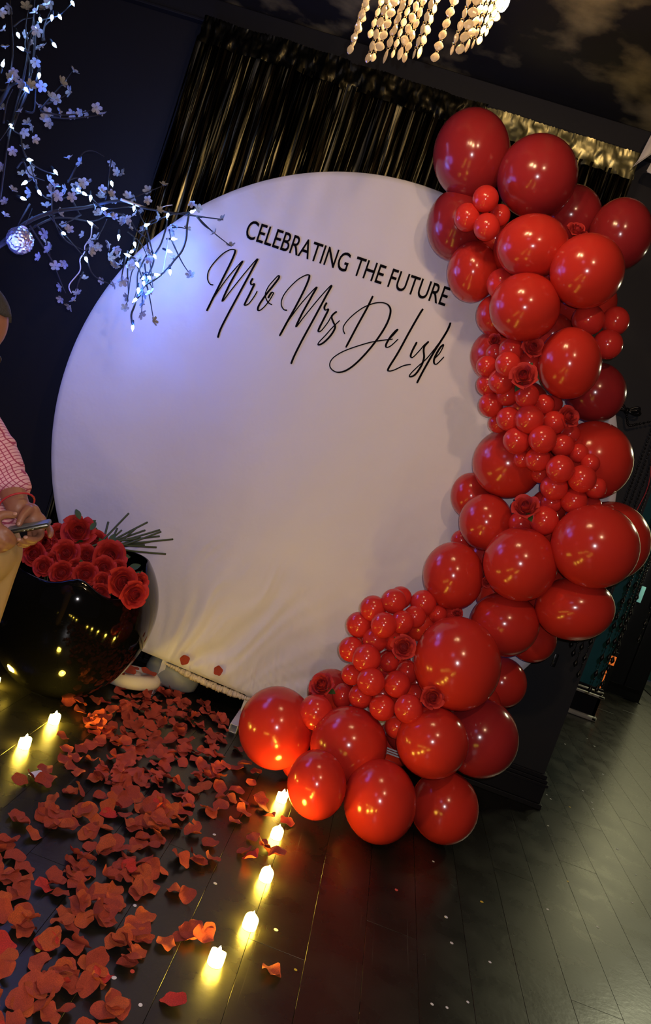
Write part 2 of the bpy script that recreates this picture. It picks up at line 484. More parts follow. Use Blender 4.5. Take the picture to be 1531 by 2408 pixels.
# bead strands hanging in the doorway
def teardrop(r, h): return [(0, -h), (r*0.75, -h*0.55), (r, -h*0.25), (r*0.8, 0.1*h), (r*0.3, h*0.6), (0, h)]
bead_me = MB().lathe([(0, -1), (0.8, -0.6), (1, 0), (0.8, 0.6), (0, 1)], 6).mesh('bead')
bead_me.materials.append(M['bead'])
bt = thing('bead_curtain', 'black bead curtain of long strands with teardrop ends in the doorway', 'bead curtain', (1.4, 4.05, 3.2))
MB().box((1.0, 4.01, 3.19), (2.2, 4.05, 3.22), 0.004).build('rail', M['bead'], bt)
STR = [(1385,1628,4.16),(1401,1627,4.16),(1414,1616,4.16),(1341,1522,4.02),(1346,1543,4.02),(1351,1567,4.02),(1358,1593,4.02),(1447,1458,4.18),(1463,1459,4.18),(1438,1560,4.2),(1500,1510,4.2)]
for (x, y, Y) in STR:
    p = at(x, y, Y)
    b = MB()
    b.tube([(p.x, p.y, p.z), (p.x, p.y, 3.19)], 0.0012, 4)
    z = p.z+0.02; k = 0
    while z < 2.6:
        big = (z-p.z) < 0.42 and k % 3 == 0
        r, h = (0.0115, 0.024) if big else (0.0048, 0.0062)
        b.lathe([(rr, zz+z) for rr, zz in teardrop(r, h)] if big else [(0, z-h), (r, z-h*0.4), (r, z+h*0.4), (0, z+h)], 6, Matrix.Translation((p.x, p.y, 0)))
        z += h*2 + 0.004 if big else 0.0175; k += 1
    b.build('bead_strand', M['bead'], bt)
# bow and swag tied at the wall
c = at(1474, 966, 4.03)
b = MB()
for ang in (0.15, 0.55, 2.9, 2.5):
    lp = [c + Vector((cos(ang)*0.055*sin(tt)*1.2*(1), 0, sin(ang)*0.05*sin(tt)+0.012*sin(2*tt))) + Vector((0, 0.01*cos(tt), 0)) for tt in [k*pi/10 for k in range(11)]]
    b.tube(lp, 0.006, 6)
b.ball(c, 0.016)
b.build('tie_bow', M['bead'], bt)
c2 = at(1560, 985, 4.03)
sw = spline([c, c+Vector((0.03, 0, -0.06)), (c+c2)/2+Vector((-0.02, 0, -0.055)), c2], 7)
b = MB().tube(sw, 0.0015, 4)
for p in sw[::1]: b.ball(p, 0.0065, 6, 4)
b.build('bead_swag', M['bead'], bt)
rb = spline([at(1496, 1203, 4.04), at(1508, 1180, 4.04), at(1520, 1155, 4.04), at(1529, 1120, 4.04), at(1533, 1060, 4.04)], 5)
tag(MB().tube(rb, 0.0028, 5).build('red_cord', M['wristband']), 'thin red cord hanging beside the edge of the black wall', 'cord')

# white cloth points at the top right, beside the curtain end
def cloth(name, px, Y, label):
    pts = [at(x, y, Y) for x, y in px]
    bm = bmesh.new()
    vs_ = [bm.verts.new(p) for p in pts]; fc = bm.faces.new(vs_)
    r = bmesh.ops.extrude_face_region(bm, geom=[fc])
    for e in r['geom']:
        if isinstance(e, bmesh.types.BMVert): e.co.y += 0.02
    bmesh.ops.recalc_face_normals(bm, faces=bm.faces[:])
    bmesh.ops.bevel(bm, geom=bm.edges[:], offset=0.004, segments=2, affect='EDGES')
    o = MB().bm(bm).build(name, M['weightw'], None, True)
    return tag(o, label, 'drape')
cloth('white_drape', [(1488,392),(1502,375),(1531,318),(1585,240),(1640,300),(1535,360)], 3.90, 'white cloth swag point at the right end of the foil curtain')
cloth('white_drape', [(1521,402),(1534,378),(1600,385),(1590,430)], 3.93, 'small white cloth corner hanging below the swag at the right edge')

# ------------------------------------------------------------------ foil fringe curtains
random.seed(11)
CUR = [(-1.640, -0.885, 'leftmost black and gold foil fringe curtain behind the white disc', 3.175), (-0.895, -0.185, 'middle foil fringe curtain panel behind the top of the disc', 3.165), (-0.195, 0.572, 'rightmost foil fringe curtain with a gathered bright gold header', 3.155)]
for (x0, x1, lab, zt) in CUR:
    t = thing('foil_curtain', lab, 'curtain', ((x0+x1)/2, 4.0, zt), 'foil fringe curtains on the back wall')
    nx, nzr = 90, 12
    v = []; f = []
    sd = random.uniform(0, 50)
    for j in range(nzr+1):
        for i in range(nx+1):
            x = x0+(x1-x0)*i/nx
            h = j/nzr
            cr_ = noise.noise(Vector((x*26+sd, h*2.0, 1.3)))*0.016*(0.25+h) + noise.noise(Vector((x*75+sd, h*5, 4.3)))*0.006
            if j <= 2: cr_ += 0.006*sin(x*420)
            sag = 0.012*noise.noise(Vector((x*5+sd, 0, 0)))
            v.append((x+0.01*noise.noise(Vector((x*20, h*3, sd))), 3.99-0.012+cr_, zt - h*0.125 + sag - 0.008*h*noise.noise(Vector((x*12, sd, 2)))))
    for j in range(nzr):
        for i in range(nx):
            a = j*(nx+1)+i; f.append((a, a+1, a+nx+2, a+nx+1))
    MB().add(v, f).build('header', M['foilhead'] if x0 > -0.3 else M['foildark'], t)
    b = MB()
    n = 250
    for k in range(n):
        x = x0+(x1-x0)*(k+random.random())/n
        wd = random.uniform(0.004, 0.0085)
        y = 4.0 + random.uniform(-0.022, 0.03)
        tw = random.uniform(-0.5, 0.5)
        lean = random.gauss(0, 0.012)
        v = []; m_ = 16
        zb = random.uniform(0.02, 0.3)
        for j in range(m_+1):
            h = j/m_
            tw += random.gauss(0, 0.45)
            xx = x + lean*h + 0.006*noise.noise(Vector((k*1.7, h*6, 0)))
            yy = y + 0.010*noise.noise(Vector((k*2.3, h*5, 3)))
            z = zt-0.10 - h*(zt-0.10-zb)
            dx, dy = cos(tw)*wd, sin(tw)*wd
            v += [(xx-dx, yy-dy, z), (xx+dx, yy+dy, z)]
        b.add(v, [(2*j, 2*j+1, 2*j+3, 2*j+2) for j in range(m_)])
    o = b.build('fringe', M['foil'], t, False)
    o['kind'] = 'stuff'

# ------------------------------------------------------------------ round backdrop
YD = 3.76
DR, DX, DZ = 1.340, -0.3485, 1.310
dt = thing('round_backdrop', 'big white round backdrop with black lettering on a white tube stand', 'backdrop', (DX, YD+0.03, 0))
h1 = at(388, 1556, YD); h2 = at(606, 1648, YD)
hd = (h2-h1); hn = Vector((-hd.z, 0, hd.x)).normalized()       # points up, into the disc
def chord_r(a):
    d = Vector((cos(a), 0, sin(a)))
    den = d.dot(hn)
    if den >= -1e-6: return DR
    rr = (h1-Vector((DX, YD, DZ))).dot(hn)/den
    return min(DR, rr) if rr > 0 else DR
NA, NR = 640, 40
v = [Vector((DX, YD, DZ))]; f = []
rads = [(i/NR)**0.85 for i in range(1, NR+1)]
prof = [(r, 0.0) for r in rads[:-1]] + [(0.996, 0.002), (1.0, 0.012), (1.0, 0.034), (0.994, 0.046), (0.90, 0.050), (0.0, 0.050)]
prof = prof[:-1]
for (r, dy) in prof:
    for k in range(NA):
        a = 2*pi*k/NA
        R_ = chord_r(a)*r
        p = Vector((DX+R_*cos(a), YD+dy, DZ+R_*sin(a)))
        if dy == 0:
            dd = (p-h1).dot(hn)                                  # distance above the hem
            u = (p-h1).dot(hd.normalized())
            fade = max(0, 1-dd/0.75)*max(0, 1-abs(u-0.2)/1.1)*min(1, max(0, dd)/0.03)*min(1, (1-r)/0.02)
            fo = u + 0.10*noise.noise(Vector((u*4, dd*3, 0)))
            spread = fo/(0.35+dd)
            r1 = (1-abs(noise.noise(Vector((spread*6.0, 0.5*dd, 7)))))**4; r2 = (1-abs(noise.noise(Vector((spread*13.0, dd, 3)))))**5
            p.y += -0.034*fade*r1 - 0.016*fade*r2 + 0.02*fade
            p.y += 0.0016*noise.noise(Vector((p.x*5, p.z*3, 2)))
        v.append(p)
for k in range(NA): f.append((0, 1+(k+1) % NA, 1+k))
for i in range(len(prof)-1):
    for k in range(NA):
        a = 1+i*NA; k2 = (k+1) % NA
        f.append((a+k, a+k2, a+NA+k2, a+NA+k))
f.append(tuple(1+(len(prof)-1)*NA+k for k in range(NA)))
MB().add(v, f).build('fabric_cover', M['cover'], dt)
# gathered elastic hem along the opening
b = MB(); pts = []; rad = []
for i in range(121):
    s_ = i/120
    p = h1.lerp(h2, s_) + Vector((0, 0.012, 0)) - hn*(0.010+0.012*sin(pi*s_))
    p += Vector((0, 0.003*sin(i*1.9), 0)) + hn*0.002*sin(i*2.7)
    pts.append(p); rad.append((0.004+0.012*min(1, 4*s_, 4*(1-s_)))*(1+0.16*sin(i*2.3)+0.1*sin(i*0.9)))
b.tube(pts, rad, 10)
b.build('elastic_hem', M['hem'], dt)
def foot(x, y0, y1, s_=0.019, th=0.003):
    z0 = 0.0; z1 = 2*s_
    b = MB()
    b.box((x-s_, y0, z0), (x-s_+th, y1, z1)); b.box((x+s_-th, y0, z0), (x+s_, y1, z1))
    b.box((x-s_+th, y0, z0), (x+s_-th, y1, z0+th)); b.box((x-s_+th, y0, z1-th), (x+s_-th, y1, z1))
    return b
f1 = onz(545, 1722); f2 = onz(348, 1634)
for (p, pxh) in ((f1, 571), (f2, 412)):
    foot(p.x, p.y, 3.965).build('foot', M['whitemetal'], dt, False)
    x = p.x
    MB().box((x-0.013, YD+0.022, 0.036), (x+0.013, YD+0.032, 0.20), 0.001).build('post', M['whitemetal'], dt, False)
# --- lettering, printed on the cover
YT = YD-0.0035
td = bpy.data.curves.new('txt', 'FONT'); td.body = 'CELEBRATING THE FUTURE'; td.size = 1.0; td.resolution_u = 4; td.offset = 0.005
to = bpy.data.objects.new('txt', td); COL.objects.link(to)
bpy.context.view_layer.update()
me = bpy.data.meshes.new_from_object(to.evaluated_get(bpy.context.evaluated_depsgraph_get()))
bpy.data.objects.remove(to); bpy.data.curves.remove(td)
vx = [p.co.x for p in me.vertices]; vy = [p.co.y for p in me.vertices]
lo, hi = min(vx), max(vx); capl, caph = 0.0, max(vy)
A = at(574, 558, YT); Bp = at(1046, 720, YT); T = at(593, 517, YT)
ex = (Bp-A)
upv = (at(1058, 677, YT)-at(1046, 720, YT))
upl = (Vector((0, 0, 1)))*upv.length*1.02
tv = [A + ex*((p.co.x-lo)/(hi-lo)) + upl*(p.co.y/caph) for p in me.vertices]
tf = [tuple(q.vertices) for q in me.polygons]
tb = MB().add(tv, tf); bpy.data.meshes.remove(me)
o = tb.build('printed_capitals', M['ink'], dt, False)
bm = bmesh.new(); bm.from_mesh(o.data)
bmesh.ops.recalc_face_normals(bm, faces=bm.faces[:])
bm.to_mesh(o.data); bm.free()
SK = [
 [(100,431),(80,425),(67,395),(72,355),(100,310),(150,258),(190,234),(215,232),(222,245),(200,300),(150,400),(100,500),(62,577)],
 [(62,577),(100,505),(180,390),(262,297),(240,340),(190,430),(150,523),(200,460),(280,360),(348,283),(320,340),(250,470),(180,600),(140,680),(125,728)],
 [(322,393),(310,415),(315,430),(330,425),(310,470),(280,530),(277,545),(300,535),(330,495),(347,465)],
 [(430,543),(405,525),(392,485),(410,440),(445,398),(466,378),(468,392),(440,430),(400,480),(362,535),(350,565),(357,575),(380,560),(410,525),(432,490),(438,475),(425,476),(408,505)],
 [(515,573),(495,568),(482,540),(490,500),(520,455),(570,405),(610,380),(633,374),(640,385),(620,440),(570,540),(520,630),(472,718)],
 [(472,718),(510,650),(590,540),(680,442),(650,500),(600,590),(565,667),(610,610),(700,500),(765,432),(730,500),(660,630),(600,740),(555,830),(537,875)],
 [(738,530),(725,555),(730,572),(747,568),(725,615),(695,675),(692,693),(710,685),(745,640),(760,612)],
 [(795,580),(775,595),(765,612),(775,640),(785,670),(760,715),(720,755),(690,768),(695,752),(730,715),(770,670),(812,630)],
 [(998,492),(965,560),(910,660),(845,783)],
 [(840,707),(830,680),(840,650),(880,605),(940,560),(1000,535),(1050,530),(1085,545),(1097,580),(1080,640),(1040,710),(980,790),(910,865),(850,910),(800,922),(765,905),(755,875),(775,840),(830,805),(910,775),(1000,750),(1110,735)],
 [(1085,740),(1110,715),(1138,683),(1125,690),(1095,725),(1072,765),(1075,782),(1100,772),(1140,735)],
 [(1280,565),(1260,595),(1200,700),(1140,810),(1085,900),(1090,915),(1120,908),(1170,885),(1212,877)],
 [(1245,752),(1220,800),(1210,830),(1222,838),(1260,800),(1285,770),(1312,748)],
 [(1312,748),(1288,775),(1283,800),(1285,840),(1270,885),(1235,935),(1205,947),(1210,930),(1250,890),(1300,845),(1345,790)],
 [(1345,790),(1400,715),(1433,643),(1415,690),(1340,810),(1280,915),(1245,983)],
 [(1345,845),(1375,812),(1396,768),(1375,785),(1345,840),(1342,870),(1358,875),(1398,835)],
]
b = MB()
for st in SK:
    pp = [at(460+0.418*x, 490+0.418*y, YT) for x, y in st]
    pp = spline(pp, 6)
    v = []
    for i, p in enumerate(pp):
        t_ = (pp[min(i+1, len(pp)-1)]-pp[max(i-1, 0)]).normalized()
        n_ = Vector((-t_.z, 0, t_.x))
        wd = 0.0027 + 0.0020*max(0, -t_.z)
        if i in (0, len(pp)-1): wd *= 0.7
        v += [p+n_*wd, p-n_*wd]
    b.add(v, [(2*i, 2*i+1, 2*i+3, 2*i+2) for i in range(len(pp)-1)])
b.build('printed_script', M['ink'], dt, False)
BALLS = [
 ('A',-0.162,3.524,2.748,0.1621,0.1819),
 ('B',0.126,3.425,2.704,0.1618,0.1636),
 ('C',0.323,3.601,2.663,0.1279,0.1242),
 ('D',0.534,3.499,2.612,0.1273,0.1449),
 ('E',-0.129,3.599,2.472,0.1259,0.1499),
 ('F1',-0.042,3.331,2.527,0.0528,0.0528),
 ('F2',-0.089,3.369,2.449,0.0536,0.0571),
 ('F3',-0.001,3.324,2.422,0.0528,0.0545),
 ('F4',0.035,3.428,2.516,0.0421,0.0438),
 ('G',0.194,3.273,2.388,0.1404,0.1237),
 ('G2',0.161,3.476,2.420,0.1102,0.1209),
 ('H',0.414,3.188,2.337,0.1378,0.1394),
 ('I',0.007,3.541,2.292,0.1094,0.1277),
 ('J',0.136,3.428,2.254,0.0634,0.0634),
 ('K',0.243,3.244,2.150,0.1365,0.1315),
 ('L',0.161,3.535,2.148,0.0838,0.0874),
 ('M',0.228,3.619,2.001,0.1159,0.1159),
 ('N',0.485,3.276,2.005,0.1225,0.1410),
 ('O',0.666,3.532,1.971,0.1265,0.1283),
 ('P',0.504,3.337,2.202,0.0646,0.0629),
 ('Q',0.616,3.389,2.243,0.0551,0.0586),
 ('R',0.612,3.350,2.137,0.0597,0.0597),
 ('S',0.500,3.598,2.327,0.1393,0.1320),
 ('T',0.738,3.446,1.691,0.1594,0.1630),
 ('U',0.415,3.477,1.566,0.1481,0.1481),
 ('V',0.330,3.627,1.385,0.0910,0.1043),
 ('W',0.412,3.466,1.301,0.1141,0.1232),
 ('x1',0.605,3.283,1.389,0.0579,0.0596),
 ('x2',0.539,3.386,1.343,0.0529,0.0529),
 ('Y',0.574,3.280,1.192,0.1472,0.1507),
 ('Z',0.810,3.221,1.357,0.1682,0.1649),
 ('Z2',0.932,3.501,1.397,0.1644,0.1680),
 ('AA',0.351,3.388,1.046,0.1267,0.1427),
 ('AA2',0.354,3.610,1.185,0.0455,0.0455),
 ('AB',0.850,3.333,1.090,0.1578,0.1301),
 ('AC',0.615,3.376,0.927,0.1436,0.1347),
 ('AD',0.786,3.570,0.881,0.1047,0.1047),
 ('AE',0.739,3.623,0.639,0.1108,0.1146),
 ('AF',0.464,3.209,0.738,0.1733,0.1869),
 ('AG',0.665,3.293,0.462,0.1573,0.1608),
 ('AH',-0.138,3.289,0.203,0.1590,0.1715),
 ('AI',0.167,3.206,0.269,0.1573,0.1573),
 ('AJ',0.466,3.126,0.427,0.1418,0.1401),
 ('AK',0.620,3.253,0.151,0.1393,0.1463),
 ('AL',0.344,3.053,0.159,0.1416,0.1580),
 ('AM',0.091,2.985,0.160,0.1134,0.1296),
 ('AN',-0.003,3.251,0.336,0.0720,0.0738),
 ('AO',0.029,3.475,0.374,0.1029,0.0992),
 ('AP',0.080,3.352,0.409,0.0433,0.0541),
 ('BB',0.368,3.513,0.233,0.0980,0.0980),
 ('H0',0.318,3.478,1.930,0.0825,0.0825),
 ('H1',0.415,3.571,1.848,0.0885,0.0885),
 ('H2',0.515,3.485,1.765,0.0827,0.0827),
 ('H3',0.512,3.628,1.659,0.0789,0.0789),
 ('H4',0.654,3.647,1.708,0.0827,0.0827),
 ('H5',0.685,3.614,1.561,0.0859,0.0859),
 ('H6',0.628,3.423,1.448,0.0745,0.0745),
 ('H7',0.413,3.519,2.146,0.0865,0.0865),
 ('H8',0.051,3.576,2.466,0.0770,0.0770),
 ('H9',0.347,3.438,2.375,0.1017,0.1017),
 ('H10',0.565,3.589,1.266,0.0861,0.0861),
 ('H11',0.672,3.514,1.346,0.0949,0.0949),
 ('H12',0.478,3.628,1.147,0.0874,0.0874),
 ('H13',0.567,3.555,1.012,0.0858,0.0858),
 ('H14',0.775,3.556,1.099,0.1149,0.1149),
 ('H15',0.119,3.590,0.680,0.0881,0.0881),
 ('H16',0.213,3.480,0.715,0.0815,0.0815),
 ('H17',0.298,3.416,0.802,0.0761,0.0761),
 ('H18',0.158,3.588,0.501,0.0883,0.0883),
 ('H19',0.253,3.488,0.563,0.0856,0.0856),
 ('H20',0.238,3.369,0.472,0.0830,0.0830),
 ('H21',0.359,3.394,0.563,0.0723,0.0723),
 ('H22',0.647,3.506,0.528,0.1077,0.1077),
 ('H23',0.387,3.389,0.346,0.0871,0.0871),
 ('H24',-0.004,3.333,0.073,0.0688,0.0688),
 ('M1_0',0.254,3.298,1.988,0.0459,0.0459),
 ('M1_1',0.208,3.402,1.972,0.0386,0.0386),
 ('M1_2',0.186,3.334,1.903,0.0397,0.0397),
 ('M1_3',0.253,3.209,1.916,0.0464,0.0464),
 ('M1_4',0.344,3.345,1.971,0.0430,0.0430),
 ('M1_5',0.255,3.264,1.853,0.0472,0.0472),
 ('M1_6',0.218,3.366,1.839,0.0453,0.0453),
 ('M1_7',0.302,3.314,1.815,0.0411,0.0411),
 ('M1_8',0.368,3.246,1.829,0.0452,0.0452),
 ('M1_9',0.255,3.352,1.763,0.0469,0.0469),
 ('M1_10',0.452,3.311,1.827,0.0392,0.0392),
 ('M1_11',0.499,3.402,1.853,0.0350,0.0350),
 ('M1_12',0.336,3.292,1.726,0.0460,0.0460),
 ('M1_13',0.407,3.237,1.745,0.0535,0.0535),
 ('M1_14',0.507,3.272,1.767,0.0438,0.0438),
 ('M1_15',0.312,3.389,1.706,0.0387,0.0387),
 ('M1_16',0.393,3.272,1.653,0.0509,0.0509),
 ('M1_17',0.478,3.209,1.685,0.0514,0.0514),
 ('M1_18',0.569,3.285,1.694,0.0440,0.0440),
 ('M1_19',0.595,3.351,1.754,0.0379,0.0379),
 ('M1_20',0.643,3.297,1.686,0.0373,0.0373),
 ('M1_21',0.445,3.318,1.593,0.0344,0.0344),
 ('M1_22',0.494,3.263,1.609,0.0473,0.0473),
 ('M1_23',0.580,3.210,1.599,0.0514,0.0514),
 ('M1_24',0.539,3.362,1.562,0.0348,0.0348),
 ('M1_25',0.695,3.275,1.661,0.0354,0.0354),
 ('M1_26',0.678,3.237,1.591,0.0517,0.0517),
 ('M1_27',0.751,3.297,1.578,0.0424,0.0424),
 ('M1_28',0.593,3.267,1.526,0.0507,0.0507),
 ('M1_29',0.615,3.325,1.466,0.0413,0.0413),
 ('M1_30',0.689,3.288,1.501,0.0493,0.0493),
 ('M1_31',0.785,3.376,1.509,0.0348,0.0348),
 ('M2_0',0.172,3.355,0.889,0.0445,0.0445),
 ('M2_1',0.268,3.339,0.902,0.0513,0.0513),
 ('M2_2',0.146,3.257,0.880,0.0484,0.0484),
 ('M2_3',0.077,3.267,0.822,0.0505,0.0505),
 ('M2_4',0.249,3.284,0.844,0.0435,0.0435),
 ('M2_5',0.046,3.287,0.735,0.0509,0.0509),
 ('M2_6',0.137,3.187,0.787,0.0492,0.0492),
 ('M2_7',0.205,3.225,0.817,0.0446,0.0446),
 ('M2_8',0.341,3.361,0.877,0.0373,0.0373),
 ('M2_9',0.404,3.403,0.894,0.0395,0.0395),
 ('M2_10',0.127,3.253,0.706,0.0486,0.0486),
 ('M2_11',0.048,3.260,0.633,0.0489,0.0489),
 ('M2_12',0.117,3.193,0.635,0.0547,0.0547),
 ('M2_13',0.210,3.247,0.640,0.0381,0.0381),
 ('M2_14',0.204,3.296,0.719,0.0439,0.0439),
 ('M2_15',0.086,3.280,0.530,0.0422,0.0422),
 ('M2_16',0.162,3.147,0.564,0.0522,0.0522),
 ('M2_17',0.267,3.197,0.578,0.0512,0.0512),
 ('M2_18',0.299,3.307,0.613,0.0458,0.0458),
 ('M2_19',0.149,3.256,0.462,0.0472,0.0472),
 ('M2_20',0.242,3.186,0.470,0.0495,0.0495),
 ('M2_21',0.332,3.091,0.529,0.0528,0.0528),
 ('M2_22',0.358,3.284,0.543,0.0385,0.0385),
 ('M2_23',0.327,3.242,0.401,0.0469,0.0469),
]
LAB = {"A": "tall dark red balloon at the very top of the garland", "B": "large dark red balloon right of the topmost balloon", "C": "dark red balloon below and right of the two topmost balloons", "D": "red balloon at the right frame edge, beside the highest rose", "E": "dark red balloon overlapping the disc edge, behind four small balloons", "F1": "small red balloon wedged between the two topmost dark balloons", "F2": "small red balloon leftmost of the little cluster below the topmost balloon", "F3": "small red balloon lowest of the little cluster below the topmost balloon", "F4": "small red balloon half hidden behind the little cluster near the top", "G": "big red balloon right below the second dark balloon, with a double left rim", "G2": "red balloon showing as a rim left of its twin under the dark top balloons", "H": "big bright red balloon right of centre, directly below the highest rose", "I": "red balloon against the disc beside the last letters of the printed capitals", "J": "small red balloon tucked left above the big shiny balloon", "K": "big shiny red balloon above the upper cluster of mini balloons", "L": "red balloon peeking out left behind the big shiny balloon", "M": "red balloon against the disc left behind the upper mini cluster", "N": "large red balloon right of the two roses of the upper mini cluster", "O": "dark red balloon with a black bow beside it, at the right edge", "P": "small red balloon leftmost of three at the garland right edge", "Q": "small red balloon rightmost of three at the garland right edge", "R": "small red balloon lowest of three at the garland right edge", "S": "shaded red balloon behind the big bright one on the right", "T": "large smooth red balloon right of the upper mini cluster", "U": "large dark red balloon half in shade, left below the upper mini cluster", "V": "red balloon peeking out against the disc at the garland waist", "W": "red balloon left of the rose with a green leaf", "x1": "small red balloon right of the rose with a green leaf", "x2": "small red balloon partly hidden under the rose with a green leaf", "Y": "big shiny red balloon in the middle, under the rose with a green leaf", "Z": "very large matte red balloon at the garland right bulge", "Z2": "dark red balloon peeking out right behind the very large matte one", "AA": "red balloon against the disc, left of the big middle balloon", "AA2": "tiny visible piece of dark red balloon behind the disc-side ones", "AB": "wide red balloon half in shade under the very large matte one", "AC": "red balloon right of the giant lower balloon, above its shoulder", "AD": "dark red balloon behind, at the black wall right of the garland", "AE": "red balloon right behind the giant lower balloon, on the black wall", "AF": "giant deep red balloon right of the lower mini cluster", "AG": "dusky crimson balloon at lower right before the black baseboard", "AH": "orange red balloon leftmost at the bottom, beside the stand foot", "AI": "orange red balloon at bottom centre in front of the lower mini cluster", "AJ": "red balloon right of the bottom centre one, under the lowest rose", "AK": "dark red balloon standing on the floor, rightmost of the bottom row", "AL": "orange balloon standing on the floor in the middle of the bottom row", "AM": "bright orange balloon on the floor next to the lit candle", "AN": "smaller orange red balloon between the leftmost and centre bottom balloons", "AO": "dark red balloon behind the leftmost rose against the disc", "AP": "small red balloon right of the leftmost rose", "H0": "red balloon hidden behind the upper mini cluster, first from the top", "H1": "red balloon hidden behind the upper mini cluster, second from the top", "H2": "red balloon hidden behind the upper mini cluster, third from the top", "H3": "red balloon hidden behind the upper mini cluster, fourth from the top", "H4": "red balloon hidden behind the upper mini cluster, fifth from the top", "H5": "red balloon hidden behind the upper mini cluster, sixth from the top", "H6": "red balloon hidden behind the upper mini cluster, seventh from the top", "H7": "mostly hidden red balloon between the big shiny balloon and the one right below it", "H8": "mostly hidden red balloon behind the little cluster below the topmost balloon", "H9": "mostly hidden red balloon between the two bright balloons under the highest rose", "H10": "mostly hidden red balloon behind the gap left of the big middle balloon", "H11": "mostly hidden red balloon behind the small balloon right of the leafed rose", "H12": "mostly hidden red balloon at the disc side of the big middle balloon", "H13": "mostly hidden red balloon behind the tiny rose above the giant balloon", "H14": "mostly hidden red balloon between the big middle balloon and the very large matte one", "H22": "mostly hidden red balloon between the giant balloon and the dusky crimson one", "H23": "mostly hidden red balloon at the right foot of the lower mini cluster", "H24": "mostly hidden red balloon behind the leftmost and the bright orange bottom balloons", "H15": "red balloon hidden behind the lower mini cluster, first from the top", "H16": "red balloon hidden behind the lower mini cluster, second from the top", "H17": "red balloon hidden behind the lower mini cluster, third from the top", "H18": "red balloon hidden behind the lower mini cluster, fourth from the top", "H19": "red balloon hidden behind the lower mini cluster, fifth from the top", "H20": "red balloon hidden behind the lower mini cluster, sixth from the top", "H21": "red balloon hidden behind the lower mini cluster, seventh from the top", "BB": "shaded red balloon deep inside the bottom of the garland"}

# ------------------------------------------------------------------ balloons
def balloon_mesh(n, m):
    prof = []
    for i in range(m+1):
        a = pi*i/m
        z = cos(a); r = sin(a)
        if z < 0: r *= (1-0.10*z*z); z *= 1.06
        prof.append((r, z))
    prof.reverse()
    prof = prof[2:]
    neck = [(0.001, -1.19), (0.105, -1.20), (0.115, -1.175), (0.045, -1.145), (0.05, -1.10), (0.11, -1.06)]
    return MB().lathe(neck+prof, n)
B_HI = balloon_mesh(40, 26).mesh('balloon'); B_HI.materials.append(M['latex'])
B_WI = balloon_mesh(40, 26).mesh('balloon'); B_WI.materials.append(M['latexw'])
B_LO = balloon_mesh(28, 18).mesh('balloon'); B_LO.materials.append(M['latex2'])
ORD = ['first', 'second', 'third', 'fourth', 'fifth', 'sixth', 'seventh', 'eighth', 'ninth', 'tenth', 'eleventh', 'twelfth']
def cluster_labels(pre, where):
    it = [(b_[0], Vector(b_[1:4])) for b_ in BALLS if b_[0].startswith(pre)]
    pr = []
    for n_, p in it:
        d = p-CAM; z = d.dot(F)
        pr.append((n_, d.dot(CR)/z, -d.dot(CU)/z))
    pr.sort(key=lambda q: q[2])
    rows = [pr[i:i+4] for i in range(0, len(pr), 4)]
    out = {}
    for i, r in enumerate(rows):
        r.sort(key=lambda q: q[1])
        for j, q in enumerate(r):
            pos = ['leftmost', 'second from left', 'second from right', 'rightmost'][j if len(r) == 4 else min(j, 3)]
            out[q[0]] = 'mini red balloon, %s in the %s row down of %s' % (pos, ORD[i], where)
    return out
LAB.update(cluster_labels('M1_', 'the upper mini cluster'))
LAB.update(cluster_labels('M2_', 'the lower mini cluster'))
random.seed(5)
for (nm, x, y, z, rx, ry) in BALLS:
    c = Vector((x, y, z))
    mini = nm[0] == 'M' and '_' in nm
    small = mini or rx < 0.075
    if mini: rx, ry = rx*1.07, ry*1.07
    fw = (c-CAM).normalized()
    ax = (-fw + CR*random.uniform(-0.12, 0.12) + CU*random.uniform(-0.12, 0.12)).normalized()
    X = Matrix.Translation(c) @ frame(ax, CR) @ Matrix.Diagonal((rx, ry, (rx+ry)/2*(1.0), 1))
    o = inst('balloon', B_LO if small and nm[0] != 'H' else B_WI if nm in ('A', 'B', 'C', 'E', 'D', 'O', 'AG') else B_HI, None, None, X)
    tag(o, LAB[nm], 'balloon', 'mini balloons of the garland' if mini else 'balloons of the red garland')
# plastic strip the balloons are tied to, glimpsed between the lowest ones
p = at(920, 1768, 3.30)
b = MB()
for dz in (-0.010, 0.0, 0.010):
    b.box((p.x-0.05, p.y-0.001, p.z+dz-0.003), (p.x+0.05, p.y+0.001, p.z+dz+0.003))
tag(b.build('balloon_strip', M['whitemetal'], None, False), 'white plastic strip glimpsed between the lowest balloons of the garland', 'strip')

# ------------------------------------------------------------------ roses
def rose_petal(rad, h, half, flare, curl, seed, n=6, m=5):
    rnd = random.Random(seed)
    v = []; f = []
    ph1, ph2 = rnd.uniform(0, 6), rnd.uniform(0, 6)
    for j in range(m+1):
        t = j/m
        for i in range(n+1):
            u = 2*i/n-1
            a = u*half*(0.62+0.38*sin(pi*min(1.0, t*0.8+0.1)))
            r = rad*(0.16+0.84*sin(t*pi*0.56)**0.45) + flare*t**3 + 0.022*sin(3*u+ph1)*t - 0.05*u*u*(1-t)*0
            r += 0.05*u*(0.4+t)*rad                     # one edge tucks under its neighbour
            z = h*(t**1.15)*(1-0.16*abs(u)**2.2*t)
            if t > 0.7:
                k = (t-0.7)/0.3
                z -= curl*k*k*(0.6+0.5*u*u); r += curl*0.9*k*(0.7+0.5*abs(u))
            v.append((r*cos(a), r*sin(a), z))
    for j in range(m):
        for i in range(n):
            a = j*(n+1)+i; f.append((a, a+1, a+n+2, a+n+1))
    return MB().add(v, f)
